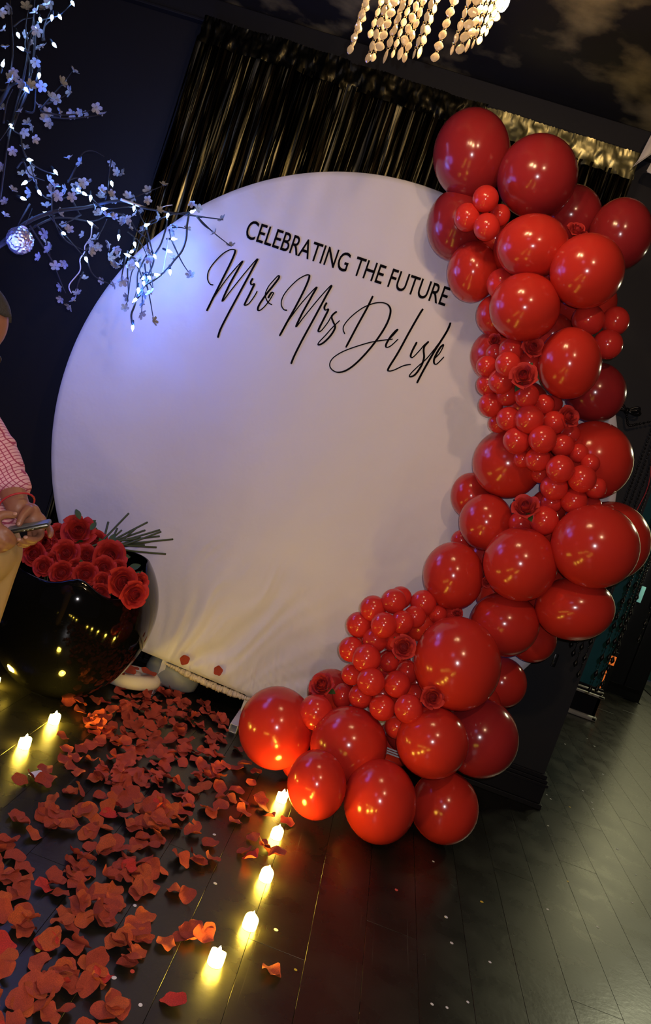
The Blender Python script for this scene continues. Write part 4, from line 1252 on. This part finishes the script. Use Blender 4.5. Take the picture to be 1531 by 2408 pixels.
TW = [[(0,470),(12,380),(20,330),(40,240),(55,190),(72,90),(82,0),(84,-30)],[(18,320),(45,220),(66,120),(60,60),(72,0),(75,-30)],[(30,300),(70,190),(83,100),(80,40),(82,-20)],[(8,290),(16,240),(30,210)],[(-20,200),(14,210),(30,130),(25,20),(22,-20)],[(95,258),(120,228),(150,195),(172,166)],[(110,245),(140,232),(166,216)],[(95,262),(140,270),(189,267),(226,253)],[(120,275),(170,278),(240,270)],[(60,262),(80,262),(84,215),(88,190)],[(75,170),(80,110),(78,50),(90,10)],[(100,95),(105,60),(112,40),(122,20)],[(32,62),(55,45),(78,42)],
 [(70,180),(60,230),(20,300),(0,330)],[(85,190),(92,150),(85,130)],[(104,95),(106,60),(140,35)],
 [(50,317),(52,345),(60,370)],[(40,395),(55,380),(70,410),(105,425)],[(160,430),(180,390),(195,360),(220,355),(245,368)],[(160,425),(180,418),(205,425)],[(262,376),(258,400),(253,450)],[(125,440),(122,490),(128,520),(140,548)],[(140,548),(160,570),(200,590)],[(200,590),(220,570),(240,540),(252,515)],[(170,470),(185,500),(190,505)],[(190,505),(160,522),(140,530)],
 [(70,480),(50,515),(42,530)],[(76,510),(60,530)],[(70,530),(95,570),(118,605),(130,630),(148,675),(155,690)],[(85,528),(105,555),(118,600)],[(196,640),(184,665),(180,685)],[(200,590),(215,640),(240,660),(272,672)],[(12,565),(0,572)],
 [(280,470),(300,470),(350,450),(386,436)],[(345,490),(375,495)],[(262,500),(300,510),(320,540),(345,560)],[(300,545),(330,570),(345,600)],[(345,600),(325,640),(322,680),(312,715)],[(345,560),(352,610),(360,680)],[(330,610),(310,640),(303,690)],[(320,620),(335,660),(333,735)],[(335,640),(350,690),(361,752)],[(300,590),(288,640),(287,660)],[(305,600),(300,640),(302,690),(296,722)],[(330,560),(355,520),(400,510)],[(340,620),(345,650),(360,680)],
 [(462,508),(490,512),(524,516)],[(462,508),(480,530),(504,546)],[(462,508),(500,545),(542,578)],[(465,510),(475,512)],[(405,535),(425,535),(438,538)],[(402,560),(415,590),(430,620),(447,645)],[(398,540),(402,560)],[(345,540),(358,590),(362,605)],[(250,460),(246,480),(248,500)],[(330,655),(345,640),(360,650)],[(345,655),(355,672)]]
for t_ in TW: br(t_, 0.0042, 0.0016, 'twig')
BL = [(25,20),(62,17),(2,28),(110,13),(85,28),(10,70),(57,82),(77,102),(92,115),(12,112),(88,72),(83,145),(32,168),(20,183),(27,190),(52,198),(72,200),(98,204),(174,168),(145,193),(154,198),(166,216),(120,228),(132,234),(92,250),(110,266),(104,280),(117,290),(144,263),(170,268),(189,265),(205,268),(226,253),(240,270),(65,290),(8,255),(77,298),(48,262),(118,8),(104,20),(100,110),(36,180),(62,205),
 (55,310),(82,327),(30,355),(58,348),(5,395),(52,410),(75,400),(85,423),(30,447),(70,453),(12,475),(12,507),(115,423),(130,438),(118,445),(155,445),(168,463),(190,383),(162,372),(265,383),(276,405),(290,408),(195,430),(185,445),(207,430),(240,445),(237,463),(262,455),(270,470),(225,485),(232,503),(250,507),(268,510),(292,523),(295,512),(140,500),(110,485),(150,530),(162,540),(106,550),(195,553),(108,573),(118,585),(228,560),(215,570),(300,460),(120,462),(135,460),(78,418),(68,405),(180,440),(240,452),
 (385,435),(348,448),(346,470),(312,465),(335,495),(318,505),(305,535),(287,522),(298,515),(375,495),(375,510),(335,540),(345,590),(352,600),(258,575),(272,585),(258,605),(280,603),(275,620),(268,627),(285,620),(305,625),(330,605),(335,620),(240,660),(270,668),(287,662),(300,662),(350,610),(408,545),(410,530),(440,538),(505,548),(523,516),(543,578),(407,608),(448,648),(450,478),(465,490),(361,755),(331,738),(294,724),(338,715),(300,698),(355,690),(340,690),
 (115,587),(92,605),(130,627),(152,620),(143,675),(143,703),(175,706),(164,720),(182,690),(198,655),(225,585),(213,592),(230,580)]
def blossom_mesh():
    b = MB()
    for k in range(5):
        a = 2*pi*k/5; c, s_ = cos(a), sin(a)
        def q(r, t, z): return (r*c - t*s_, r*s_ + t*c, z)
        b.add([q(0.08,-0.1,0.05), q(0.08,0.1,0.05), q(0.6,0.36,0.28), q(0.95,0.2,0.42), q(0.95,-0.2,0.42), q(0.6,-0.36,0.28), q(0.5,0,0.10)],
              [(0,1,6),(1,2,6),(2,3,6),(3,4,6),(4,5,6),(5,0,6)])
    b.lathe([(0, -0.25), (0.12, -0.2), (0.16, 0.0), (0.10, 0.22), (0, 0.26)], 6)
    return b.mesh('blossom')
bme = blossom_mesh(); bme.materials.append(M['blossom'])
rnd = random.Random(12)
for (x, y) in BL:
    p = at(x, y, TY(x, y)+rnd.uniform(-.05, .04))
    s_ = 0.0225*rnd.uniform(0.8, 1.15)
    ax = (-F*rnd.uniform(0.2, 1) + CR*rnd.uniform(-1, 1) + CU*rnd.uniform(-0.8, 1)).normalized()
    X = Matrix.Translation(p-tr.location) @ frame(ax) @ Matrix.Rotation(rnd.uniform(0, 6), 4, 'Z') @ Matrix.Diagonal((s_, s_, s_, 1))
    inst('blossom', bme, None, tr, X)

# string of white lights wound through it
sl = thing('string_lights', 'string of small bright white lights wound through the blossom tree', 'string lights', tuple(at(130, 497, 3.2)))
BU = [(171,8,.5,-.9),(141,40,.5,-.8),(95,47,.2,-.6),(122,42,0,-1),(43,83,.4,-.9),(50,114,-.9,.3),(128,106,.6,-.8),(92,178,0,-1),(62,211,.6,-.8),(27,297,.6,-.7),(70,376,.9,-.2),(131,405,.6,-.8),(55,467,.8,-.4),(93,453,.5,-.8),(185,447,.5,-.5),(199,456,.6,-.4),(213,466,0,-1),(263,432,.3,-.9),(245,491,1,0),(110,501,-.2,0),(213,525,-.6,.4),(150,549,.3,-.2),(203,610,.4,-.9),(345,529,1,.3),(315,490,0,-1),(394,507,-.2,-1),(453,497,.9,.3),(279,558,0,-1),(317,575,.2,-1),(309,592,-.1,-.2),(409,562,.9,-.1),(398,591,.8,-.4),(364,603,.3,-.5),(369,646,.9,-.1),(400,640,.1,-1),(351,653,.3,-.3),(338,666,.1,-.5),(325,683,0,-1),(317,706,-.4,-.5),(312,771,0,-1),(323,622,.5,-.9),(300,600,-.5,.2),(336,652,0,.9),(58,430,-.4,-.4),(7,150,.3,.6),(88,66,.1,-.6)]
led_me = MB().lathe([(0, -0.9), (0.16, -0.55), (0.36, -0.15), (0.42, 0.25), (0.30, 0.55), (0.26, 0.6), (0, 0.6)], 10).mesh('led_bulb'); led_me.materials.append(M['led'])
soc_me = MB().lathe([(0, 0.5), (0.30, 0.5), (0.34, 0.8), (0.32, 1.7), (0.20, 1.9), (0, 1.9)], 8).mesh('socket'); soc_me.materials.append(M['wire'])
bpos = []
for (x, y, dx, dy) in BU:
    Y = TY(x, y) - 0.02
    p = at(x, y, Y); bpos.append(p)
    up = -(CR*dx + CU*dy - F*0.25).normalized()
    X = Matrix.Translation(p-sl.location) @ frame(up) @ Matrix.Diagonal((0.0155, 0.0155, 0.0195, 1))
    o = inst('led_bulb', led_me, None, sl, X)
    inst('socket', soc_me, None, o, Matrix.Identity(4))
def wire(px, r, m, nm='wire'):
    MB().tube(spline([at(x, y, TY(x, y)-0.015) for x, y in px], 5), r, 6).build(nm, m, sl)
wire([(445,500),(440,530),(438,560),(428,590),(410,612),(398,628),(380,645),(360,660),(345,668),(330,685),(320,705),(316,720),(309,740),(311,762)], 0.0045, M['wire'])
wire([(394,515),(388,545),(378,575),(364,600),(360,620),(350,645),(345,665)], 0.004, M['wire'])
wire([(345,535),(352,570),(362,600)], 0.003, M['wire'])
wire([(398,625),(399,632)], 0.004, M['wire'])
wire([(128,410),(100,400),(70,380),(52,345),(48,318),(30,300),(45,240),(62,205),(70,150),(60,95),(95,50),(140,35),(171,5)], 0.0028, M['wire'])
wire([(70,380),(93,450),(130,470),(199,455),(245,490),(315,488),(345,528),(394,507),(453,497)], 0.0028, M['wire'])
wire([(110,500),(150,549),(203,610)], 0.0026, M['wire'])
wire([(216,532),(213,558),(200,578),(199,592),(188,610),(188,637),(163,670),(168,690)], 0.0024, M['wirew'], 'white_wire')
wire([(375,490),(390,484),(405,482)], 0.0022, M['wirew'], 'white_wire')
wire([(395,560),(389,610),(381,652)], 0.0030, M['wirew'], 'white_wire')
wire([(284,469),(310,478),(342,489)], 0.0062, M['wirew'], 'white_sleeve')
for i, (x, y, e) in enumerate([(325,683,1.6),(364,603,1.1),(338,655,1.2),(312,765,0.55),(400,640,0.6),(245,491,0.7),(131,405,0.7),(62,211,0.7),(141,45,0.6),(55,467,0.6),(409,562,0.5)]):
    p = at(x, y, TY(x, y)-0.01)
    lamp('led_glow', 'POINT', p + CR*0.012 - F*0.012, e*1.25, (0.03, 0.14, 1.0), 0.008)

lamp('tree_led_glow', 'POINT', (-1.72, 3.0, 1.70), 15, (0.12, 0.17, 1.0), 0.25)   # the many lights of the tree's part beyond the frame
# mirrored ornament hanging in the tree
oc = at(47, 566, TY(47, 566)-0.05); orad = 31*3.15/FPX
ot = thing('glitter_ornament', 'round silver glitter ornament hanging in the blossom tree at left', 'ornament', tuple(oc))
bm = bmesh.new(); bmesh.ops.create_icosphere(bm, subdivisions=4, radius=orad)
ro = random.Random(3)
for p in bm.verts: p.co *= 1+ro.uniform(-.05, .05)
b = MB().bm(bm, Matrix.Translation(oc)); b.build('globe', M['glitter'], ot, False)
MB().lathe([(0, 0.93), (0.26, 0.93), (0.26, 1.08), (0.1, 1.14), (0, 1.14)], 12, Matrix.Translation(oc) @ Matrix.Diagonal((orad, orad, orad, 1))).build('cap', M['whitemetal'], ot)
MB().tube([oc+Vector((0, 0, orad*1.1)), oc+Vector((0.004, 0, orad*1.5)), oc+Vector((0.01, 0.0, orad*2.6))], 0.0015, 5).build('hanger', M['wire'], ot)

# ------------------------------------------------------------------ chandelier
CHC = Vector((-0.335, 2.40, 0))
ch = thing('chandelier', 'lit crystal chandelier with hanging bead strands at the top of the frame', 'chandelier', (CHC.x, CHC.y, CEIL))
MB().lathe([(0, CEIL), (0.07, CEIL), (0.06, CEIL-0.03), (0.012, CEIL-0.045), (0, CEIL-0.045)], 24, Matrix.Translation(CHC)).build('ceiling_rose', M['brass'], ch)
MB().tube([CHC+Vector((0, 0, CEIL-0.04)), CHC+Vector((0, 0, 2.92))], 0.008, 8).build('rod', M['brass'], ch)
for R_, zz in ((0.235, 2.90), (0.12, 2.93)):
    MB().tube([CHC+Vector((R_*cos(2*pi*k/40), R_*sin(2*pi*k/40), zz)) for k in range(41)], 0.008, 8).build('ring', M['brass'], ch)
for k in range(4):
    a = pi*k/2+0.4
    MB().tube([CHC+Vector((0, 0, 2.94)), CHC+Vector((0.235*cos(a), 0.235*sin(a), 2.90))], 0.006, 6).build('arm', M['brass'], ch)
for k, (dx, dy, z_) in enumerate([(0.13, -0.05, 2.80), (-0.14, -0.03, 2.82), (0.03, 0.10, 2.82), (0.165, 0.06, 2.78)]):
    c = CHC+Vector((dx, dy, z_))
    MB().ball(c, (0.016, 0.016, 0.030), 12, 8).build('bulb', M['bulb'], ch)
    MB().lathe([(0, 0.025), (0.012, 0.025), (0.012, 0.085), (0, 0.085)], 10, Matrix.Translation(c)).build('bulb_holder', M['brass'], ch)
    MB().tube([c+Vector((0, 0, 0.08)), CHC+Vector((dx, dy, 2.915))], 0.003, 5).build('bulb_stem', M['brass'], ch)
    lamp('chandelier_lamp', 'POINT', c-Vector((0, 0, 0.055)), 4.0, (1.0, 0.68, 0.36), 0.022)
# crystals
cr_me = MB().lathe([(0, -1), (0.55, -0.75), (0.92, -0.3), (1, 0), (0.92, 0.3), (0.55, 0.75), (0, 1)], 8).mesh('crystal', False); cr_me.materials.append(M['crystal'])
ro = random.Random(8)
SB = [(820,128,-1),(828,112,1),(862,148,-1),(874,146,1),(901,150,-1),(921,137,1),(936,142,0),(948,147,0),(970,139,-1),(982,138,1),(1019,146,0),(1059,130,-1),(1078,128,-1),(1094,124,0),(1109,115,0),(1124,106,1),(1141,86,1),(1150,70,0),(1163,50,1),(1174,30,0),(1183,10,1),(835,84,0),(868,90,1),(890,120,0),(912,110,1)]
ncr = 0
links = MB()
for (x, y, sd_) in SB:
    dxw = at(x, y, 2.40).x - CHC.x
    hh = sqrt(max(0.0004, 0.235**2-dxw**2))
    Y = CHC.y + sd_*0.85*hh + ro.uniform(-.02, .02)
    p = at(x, y, Y)
    big = ro.random() < 0.62
    rr = 0.0138 if big else 0.0095
    hz = rr*1.02 if big else rr*1.5
    z = p.z
    first = True
    top = p.z + 0.33
    rot = ro.uniform(0, 3)
    while z < min(top, 2.89) and ncr < 296:
        r_ = rr*(0.62 if (first and ro.random() < 0.5) else 1.0)
        hzz = hz if r_ == rr else rr*1.45
        X = Matrix.Translation(Vector((p.x, p.y, z+hzz))-ch.location) @ Matrix.Rotation(rot+ro.uniform(-.5, .5), 4, 'Z') @ Matrix.Diagonal((r_, r_*0.55, hzz, 1))
        inst('crystal', cr_me, None, ch, X); ncr += 1
        links.tube([(p.x-0.003, p.y, z+2*hzz-0.002), (p.x-0.004, p.y, z+2*hzz+0.004), (p.x+0.004, p.y, z+2*hzz+0.004), (p.x+0.003, p.y, z+2*hzz-0.002)], 0.0012, 4)
        z += 2*hzz+0.0045; first = False
    links.tube([(p.x, p.y, min(z, 2.89)), (p.x, p.y, 2.90), (CHC.x+(p.x-CHC.x)*0.98, p.y, 2.905)], 0.0012, 4)
o = links.build('wire_link', M['brass'], ch); o['kind'] = 'stuff'

# ------------------------------------------------------------------ the man with the phone, at the left edge
def remesh_obj(mb, name, m, parent, voxel, smooth_it=6):
    o = mb.build('tmp', m)
    md = o.modifiers.new('r', 'REMESH'); md.mode = 'VOXEL'; md.voxel_size = voxel; md.use_smooth_shade = True
    ms = o.modifiers.new('s', 'SMOOTH'); ms.factor = 0.5; ms.iterations = smooth_it
    bpy.context.view_layer.update()
    me = bpy.data.meshes.new_from_object(o.evaluated_get(bpy.context.evaluated_depsgraph_get()))
    loc = o.location.copy()
    old = o.data; bpy.data.objects.remove(o); bpy.data.meshes.remove(old)
    me.name = name
    me.polygons.foreach_set('use_smooth', [True]*len(me.polygons))
    n_ = bpy.data.objects.new(name, me)
    if len(me.materials) == 0: me.materials.append(m)
    COL.objects.link(n_)
    if parent is not None:
        n_.parent = parent; n_.location = loc - wloc(parent)
    else: n_.location = loc
    return n_
def chain(mb, pts, rads, k=4, n=12):
    sp = spline(pts, k)
    rr = []
    for i in range(len(rads)-1):
        rr += [rads[i]+(rads[i+1]-rads[i])*j/k for j in range(k)]
    rr.append(rads[-1])
    mb.tube(sp, rr, n)
    mb.ball(sp[0], rads[0], 10, 8); mb.ball(sp[-1], rads[-1], 10, 8)
YM = 2.0
hip = at(-62, 1290, YM)
man = thing('person', 'person in a pink checked shirt and tan trousers bending over a phone at left', 'person', (hip.x, YM, 0))
hc = at(-80, 764, YM)
HT = radians(26)
HX = Matrix.Translation(hc) @ Matrix.Rotation(radians(-8), 4, 'Z') @ Matrix.Rotation(HT, 4, 'Y')    # local x = face, z = crown
def hp(x, y, z): return HX @ Vector((x, y, z))
body = MB()
body.ball((0, 0, 0), (0.098, 0.076, 0.098), 24, 16, None)
body.v = [HX @ (p+Vector((0.0, 0, 0.020))) for p in body.v]
def hball(c, r, n=12, m=8): body.ball(hp(*c), r, n, m, HX.to_3x3().to_4x4())
hball((0.040, 0, -0.040), (0.058, 0.060, 0.075), 20, 14)     # face
hball((0.052, 0, -0.098), (0.030, 0.032, 0.022))             # chin
hball((0.088, 0, 0.004), (0.014, 0.048, 0.012))              # brow
hball((0.100, 0, -0.036), (0.016, 0.014, 0.016))             # nose tip
chain(body, [hp(0.088, 0, 0.000), hp(0.098, 0, -0.020), hp(0.104, 0, -0.036)], [0.009, 0.010, 0.012], 3)
hball((0.088, 0, -0.066), (0.012, 0.022, 0.006)); hball((0.087, 0, -0.075), (0.011, 0.018, 0.006))
for s in (-1, 1):
    hball((-0.006, s*0.078, -0.015), (0.020, 0.008, 0.030))  # ears
    hball((0.060, s*0.036, -0.040), (0.028, 0.024, 0.024))   # cheeks
neck0 = at(-135, 880, YM)
chain(body, [hp(-0.02, 0, -0.05), (hp(-0.02, 0, -0.05)+neck0)/2, neck0], [0.056, 0.054, 0.060])
chest = at(-150, 985, YM); belly = at(-128, 1130, YM)
for c_, r_ in ((chest, (0.115, 0.165, 0.15)), (belly, (0.120, 0.150, 0.15)), (hip, (0.095, 0.140, 0.12))): body.ball(c_, r_, 20, 14)
sh1 = at(-105, 935, YM+0.15); el1 = at(2, 1080, YM+0.10); wr1 = at(42, 1192, YM+0.03)
sh2 = at(-170, 950, YM-0.16); el2 = at(-150, 1120, YM-0.15); wr2 = at(-42, 1246, YM-0.09)
chain(body, [sh1, el1], [0.050, 0.042]); chain(body, [el1, wr1], [0.042, 0.031])
chain(body, [sh2, el2], [0.050, 0.042]); chain(body, [el2, wr2], [0.042, 0.030])
# hands: palm, four unequal bent fingers and a thumb leaving the side of the palm
def hand(wr, palm, fingers, thumb, pr):
    chain(body, [wr, palm], [0.028, pr])
    for (pts, r0) in fingers: chain(body, pts, [r0*1.08, r0, r0*0.95, r0*0.82][:len(pts)], 4, 10)
    chain(body, thumb[0], [thumb[1]*1.35, thumb[1], thumb[1]*0.85][:len(thumb[0])], 4, 10)
pal1 = at(80, 1222, YM+0.035)
body.ball(at(70, 1212, YM+0.035), (0.030, 0.022, 0.034), 12, 10)
body.ball(at(86, 1228, YM+0.040), (0.030, 0.018, 0.028), 12, 10)
F1 = [([at(96,1226,YM+.040), at(112,1238,YM+.030), at(119,1250,YM+.010), at(118,1260,YM-.008)], 0.0092),
      ([at(92,1236,YM+.042), at(96,1258,YM+.030), at(82,1268,YM+.004), at(62,1265,YM-.020)], 0.0098),
      ([at(84,1240,YM+.044), at(84,1268,YM+.034), at(68,1276,YM+.006), at(47,1270,YM-.018)], 0.0095),
      ([at(72,1240,YM+.048), at(70,1272,YM+.044), at(60,1282,YM+.020), at(44,1279,YM-.004)], 0.0085)]
T1 = ([at(66,1200,YM+.015), at(53,1214,YM-.012), at(45,1232,YM-.022)], 0.0112)
hand(wr1, pal1, F1, T1, 0.024)
pal2 = at(-14, 1254, YM-0.075)
body.ball(pal2, (0.034, 0.020, 0.030), 12, 10)
F2 = [([at(-2,1240,YM-.070), at(14,1250,YM-.075), at(27,1262,YM-.055), at(33,1272,YM-.035)], 0.0105),
      ([at(-4,1256,YM-.070), at(10,1270,YM-.078), at(22,1277,YM-.055), at(30,1279,YM-.035)], 0.0105),
      ([at(-8,1268,YM-.068), at(4,1283,YM-.072), at(16,1286,YM-.050), at(24,1284,YM-.032)], 0.0098),
      ([at(-16,1276,YM-.066), at(-6,1292,YM-.066), at(6,1293,YM-.046), at(14,1290,YM-.034)], 0.0085)]
T2 = ([at(-20,1232,YM-.078), at(4,1211,YM-.066), at(32,1211,YM-.048)], 0.0120)
hand(wr2, pal2, F2, T2, 0.026)
# legs
kn = [Vector((hip.x+0.01, YM+s*0.085, 0.47)) for s in (-1, 1)]
an = [Vector((hip.x-0.02, YM+s*0.090, 0.09)) for s in (-1, 1)]
for i in (0, 1):
    chain(body, [Vector((hip.x, YM+(-1, 1)[i]*0.075, hip.z)), kn[i], an[i]], [0.085, 0.055, 0.038])
remesh_obj(body, 'body', M['skin'], man, 0.0042, 3)
# short hair
b = MB().ball((0, 0, 0), (0.101, 0.080, 0.100), 40, 28)
b.v = [p+Vector((-0.001, 0, 0.023)) for p in b.v]
keep = []
for q_ in b.f:
    c_ = sum((b.v[i] for i in q_), Vector())/len(q_)
    if c_.z > 0.092 - 0.9*max(0, 0.045-c_.x) - (0.02 if abs(c_.y) > 0.045 else 0.0): keep.append(q_)
used = sorted({i for q_ in keep for i in q_}); mp_ = {i: k for k, i in enumerate(used)}
hb = MB().add([HX @ (b.v[i]*1.0) for i in used], [tuple(mp_[i] for i in q_) for q_ in keep])
hair = hb.build('hair', M['hair'], man)
sd_ = hair.modifiers.new('s', 'SOLIDIFY'); sd_.thickness = 0.010; sd_.offset = -0.4
# glasses
g = MB()
for s in (-1, 1):
    cc = [hp(0.104, s*0.032+0.024*cos(a), -0.022+0.018*sin(a)) for a in [2*pi*k/16 for k in range(17)]]
    g.tube(cc, 0.0026, 6)
    g.tube([hp(0.102, s*0.056, -0.014), hp(0.05, s*0.078, -0.012), hp(-0.005, s*0.084, -0.008)], 0.0026, 6)
g.tube([hp(0.106, -0.009, -0.018), hp(0.110, 0, -0.015), hp(0.106, 0.009, -0.018)], 0.0022, 6)
gl = g.build('glasses', M['black'], man)
for s in (-1, 1):
    e = MB().ball(hp(0.083, s*0.031, -0.020), 0.0115, 12, 8, HX.to_3x3().to_4x4()); e.build('eye', M['dotw'], man)
    ir = MB().ball(hp(0.0905, s*0.031, -0.023), (0.0045, 0.0055, 0.0055), 10, 8, HX.to_3x3().to_4x4()); ir.build('iris', M['black'], man)
# shirt: body with collar, rolled sleeves
sb = MB()
for c_, r_ in ((chest, (0.128, 0.178, 0.165)), (belly, (0.132, 0.164, 0.165)), (at(-68, 1235, YM), (0.108, 0.152, 0.085))): sb.ball(c_, r_, 24, 16)
chain(sb, [neck0+Vector((-0.005, 0, -0.035)), neck0+Vector((0.0, 0, 0.012))], [0.085, 0.064])
cu1 = el1.lerp(wr1, 0.70); cu2 = el2.lerp(wr2, 0.60)
chain(sb, [chest+Vector((0.0, 0.10, 0.06)), sh1], [0.08, 0.072])
chain(sb, [chest+Vector((0.0, -0.10, 0.06)), sh2], [0.08, 0.072])
chain(sb, [sh1, sh1.lerp(el1, 0.5)+Vector((0.004, 0, 0.006)), el1], [0.070, 0.060, 0.053]); 
sb.tube(spline([el1, el1.lerp(wr1, 0.35), cu1], 5), [0.053]*5+[0.048]*4+[0.052]*2, 16)
sb.tube([el1.lerp(wr1, 0.42), el1.lerp(wr1, 0.50), cu1], [0.050, 0.053, 0.051], 18)      # turned-up cuff
chain(sb, [sh2, el2], [0.070, 0.055]); sb.tube(spline([el2, cu2], 6), [0.055]*4+[0.050]*3, 16)
for (A_, B_, r_) in ((sh1, el1, 0.062), (el1, cu1, 0.050)):
    for k in range(4):        # soft folds: shallow rounds along the sleeve
        c_ = A_.lerp(B_, (k+0.7)/4.4)
        sb.ball(c_, (r_*1.04, r_*1.02, r_*0.50), 14, 8, frame((B_-A_) + Vector((0.02*(-1)**k, 0, 0.06*(-1)**k))))
remesh_obj(sb, 'shirt', M['shirt'], man, 0.0055, 4)
cb = MB()
for s in (-1, 1):
    cb.tube(spline([neck0+Vector((-0.06, s*0.02, 0.030)), neck0+Vector((-0.01, s*0.066, 0.022)), neck0+Vector((0.058, s*0.03, -0.02))], 5), [0.010]*11, 8)
cb.build('collar', M['shirt'], man)
tb_ = MB()
tb_.ball(hip, (0.104, 0.148, 0.115), 24, 16)
for i in (0, 1):
    chain(tb_, [Vector((hip.x, YM+(-1, 1)[i]*0.076, hip.z-0.01)), kn[i], Vector((an[i].x, an[i].y, 0.075))], [0.094, 0.070, 0.062])
remesh_obj(tb_, 'trousers', M['trouser'], man, 0.008, 4)
for i in (0, 1):
    s_ = MB().ball((an[i].x+0.055, an[i].y, 0.036), (0.125, 0.044, 0.036), 20, 12)
    s_.ball((an[i].x-0.005, an[i].y, 0.062), (0.050, 0.042, 0.040), 14, 10)
    for p in s_.v: p.z = max(p.z, 0.002)
    s_.build('shoe', M['shoe'], man)
wd_ = (wr1-el1).normalized(); o1 = wd_.orthogonal(); o2 = wd_.cross(o1)
MB().tube([wr1 - wd_*0.010 + (o1*cos(a)+o2*sin(a))*0.0325 for a in [2*pi*k/24 for k in range(25)]], 0.0026, 6).build('wristband', M['wristband'], man)
# nails on the fingertips that show
for (x, y, Y, dx, dy) in ((44,1231,YM-.031,-.3,-.9),(35,1208,YM-.058,1,0),(44,1268,YM-.027,-1,.0),(60,1263,YM-.029,-1,.1)):
    p = at(x, y, Y)
    ax = (-F*1.0 + CU*0.35).normalized()
    X = Matrix.Translation(p) @ frame(ax, CR*dx+CU*dy) @ Matrix.Diagonal((0.0062, 0.0048, 0.0018, 1))
    MB().ball((0, 0, 0), 1.0, 10, 6, None)
    nb = MB().ball((0, 0, 0), 1.0, 10, 6); nb.v = [X @ q_ for q_ in nb.v]
    nb.build('fingernail', M['nail'], man)
# phone
pa = at(15, 1247, YM-0.025); pb = at(117, 1228, YM+0.005)
dx_ = (pb-pa).normalized(); L_ = (pb-pa).length
nrm = Vector((-0.30, -0.10, 0.95)); nrm = (nrm-dx_*nrm.dot(dx_)).normalized()
dy_ = nrm.cross(dx_).normalized()
PX = Matrix.Translation((pa+pb)/2) @ Matrix(((dx_.x, dy_.x, nrm.x, 0), (dx_.y, dy_.y, nrm.y, 0), (dx_.z, dy_.z, nrm.z, 0), (0, 0, 0, 1)))
ph = thing('phone', 'dark phone with polished edge held over the roses by the person at left', 'phone', tuple((pa+pb)/2))
def pbox(a, b_, bev, nm, m):
    k = MB().box(a, b_, bev); k.v = [PX @ p for p in k.v]
    return k.build(nm, m, ph)
hw = 0.034
pbox((-L_/2, -hw, -0.0075), (L_/2, hw, 0.0035), 0.003, 'case', M['phonecase'])
pbox((-L_/2+0.003, -hw+0.003, 0.0034), (L_/2-0.003, hw-0.003, 0.0043), 0.0004, 'screen', M['screen'])
pbox((-L_/2+0.001, -hw-0.0006, -0.0028), (L_/2-0.001, -hw+0.002, -0.0012), 0.0003, 'edge_band', M['phonechrome'])
for k in range(3): pbox((L_*(0.02+0.10*k)-0.012, -hw-0.0012, -0.0062), (L_*(0.02+0.10*k)-0.006, -hw+0.002, -0.0036), 0.0006, 'side_button', M['phonechrome'])
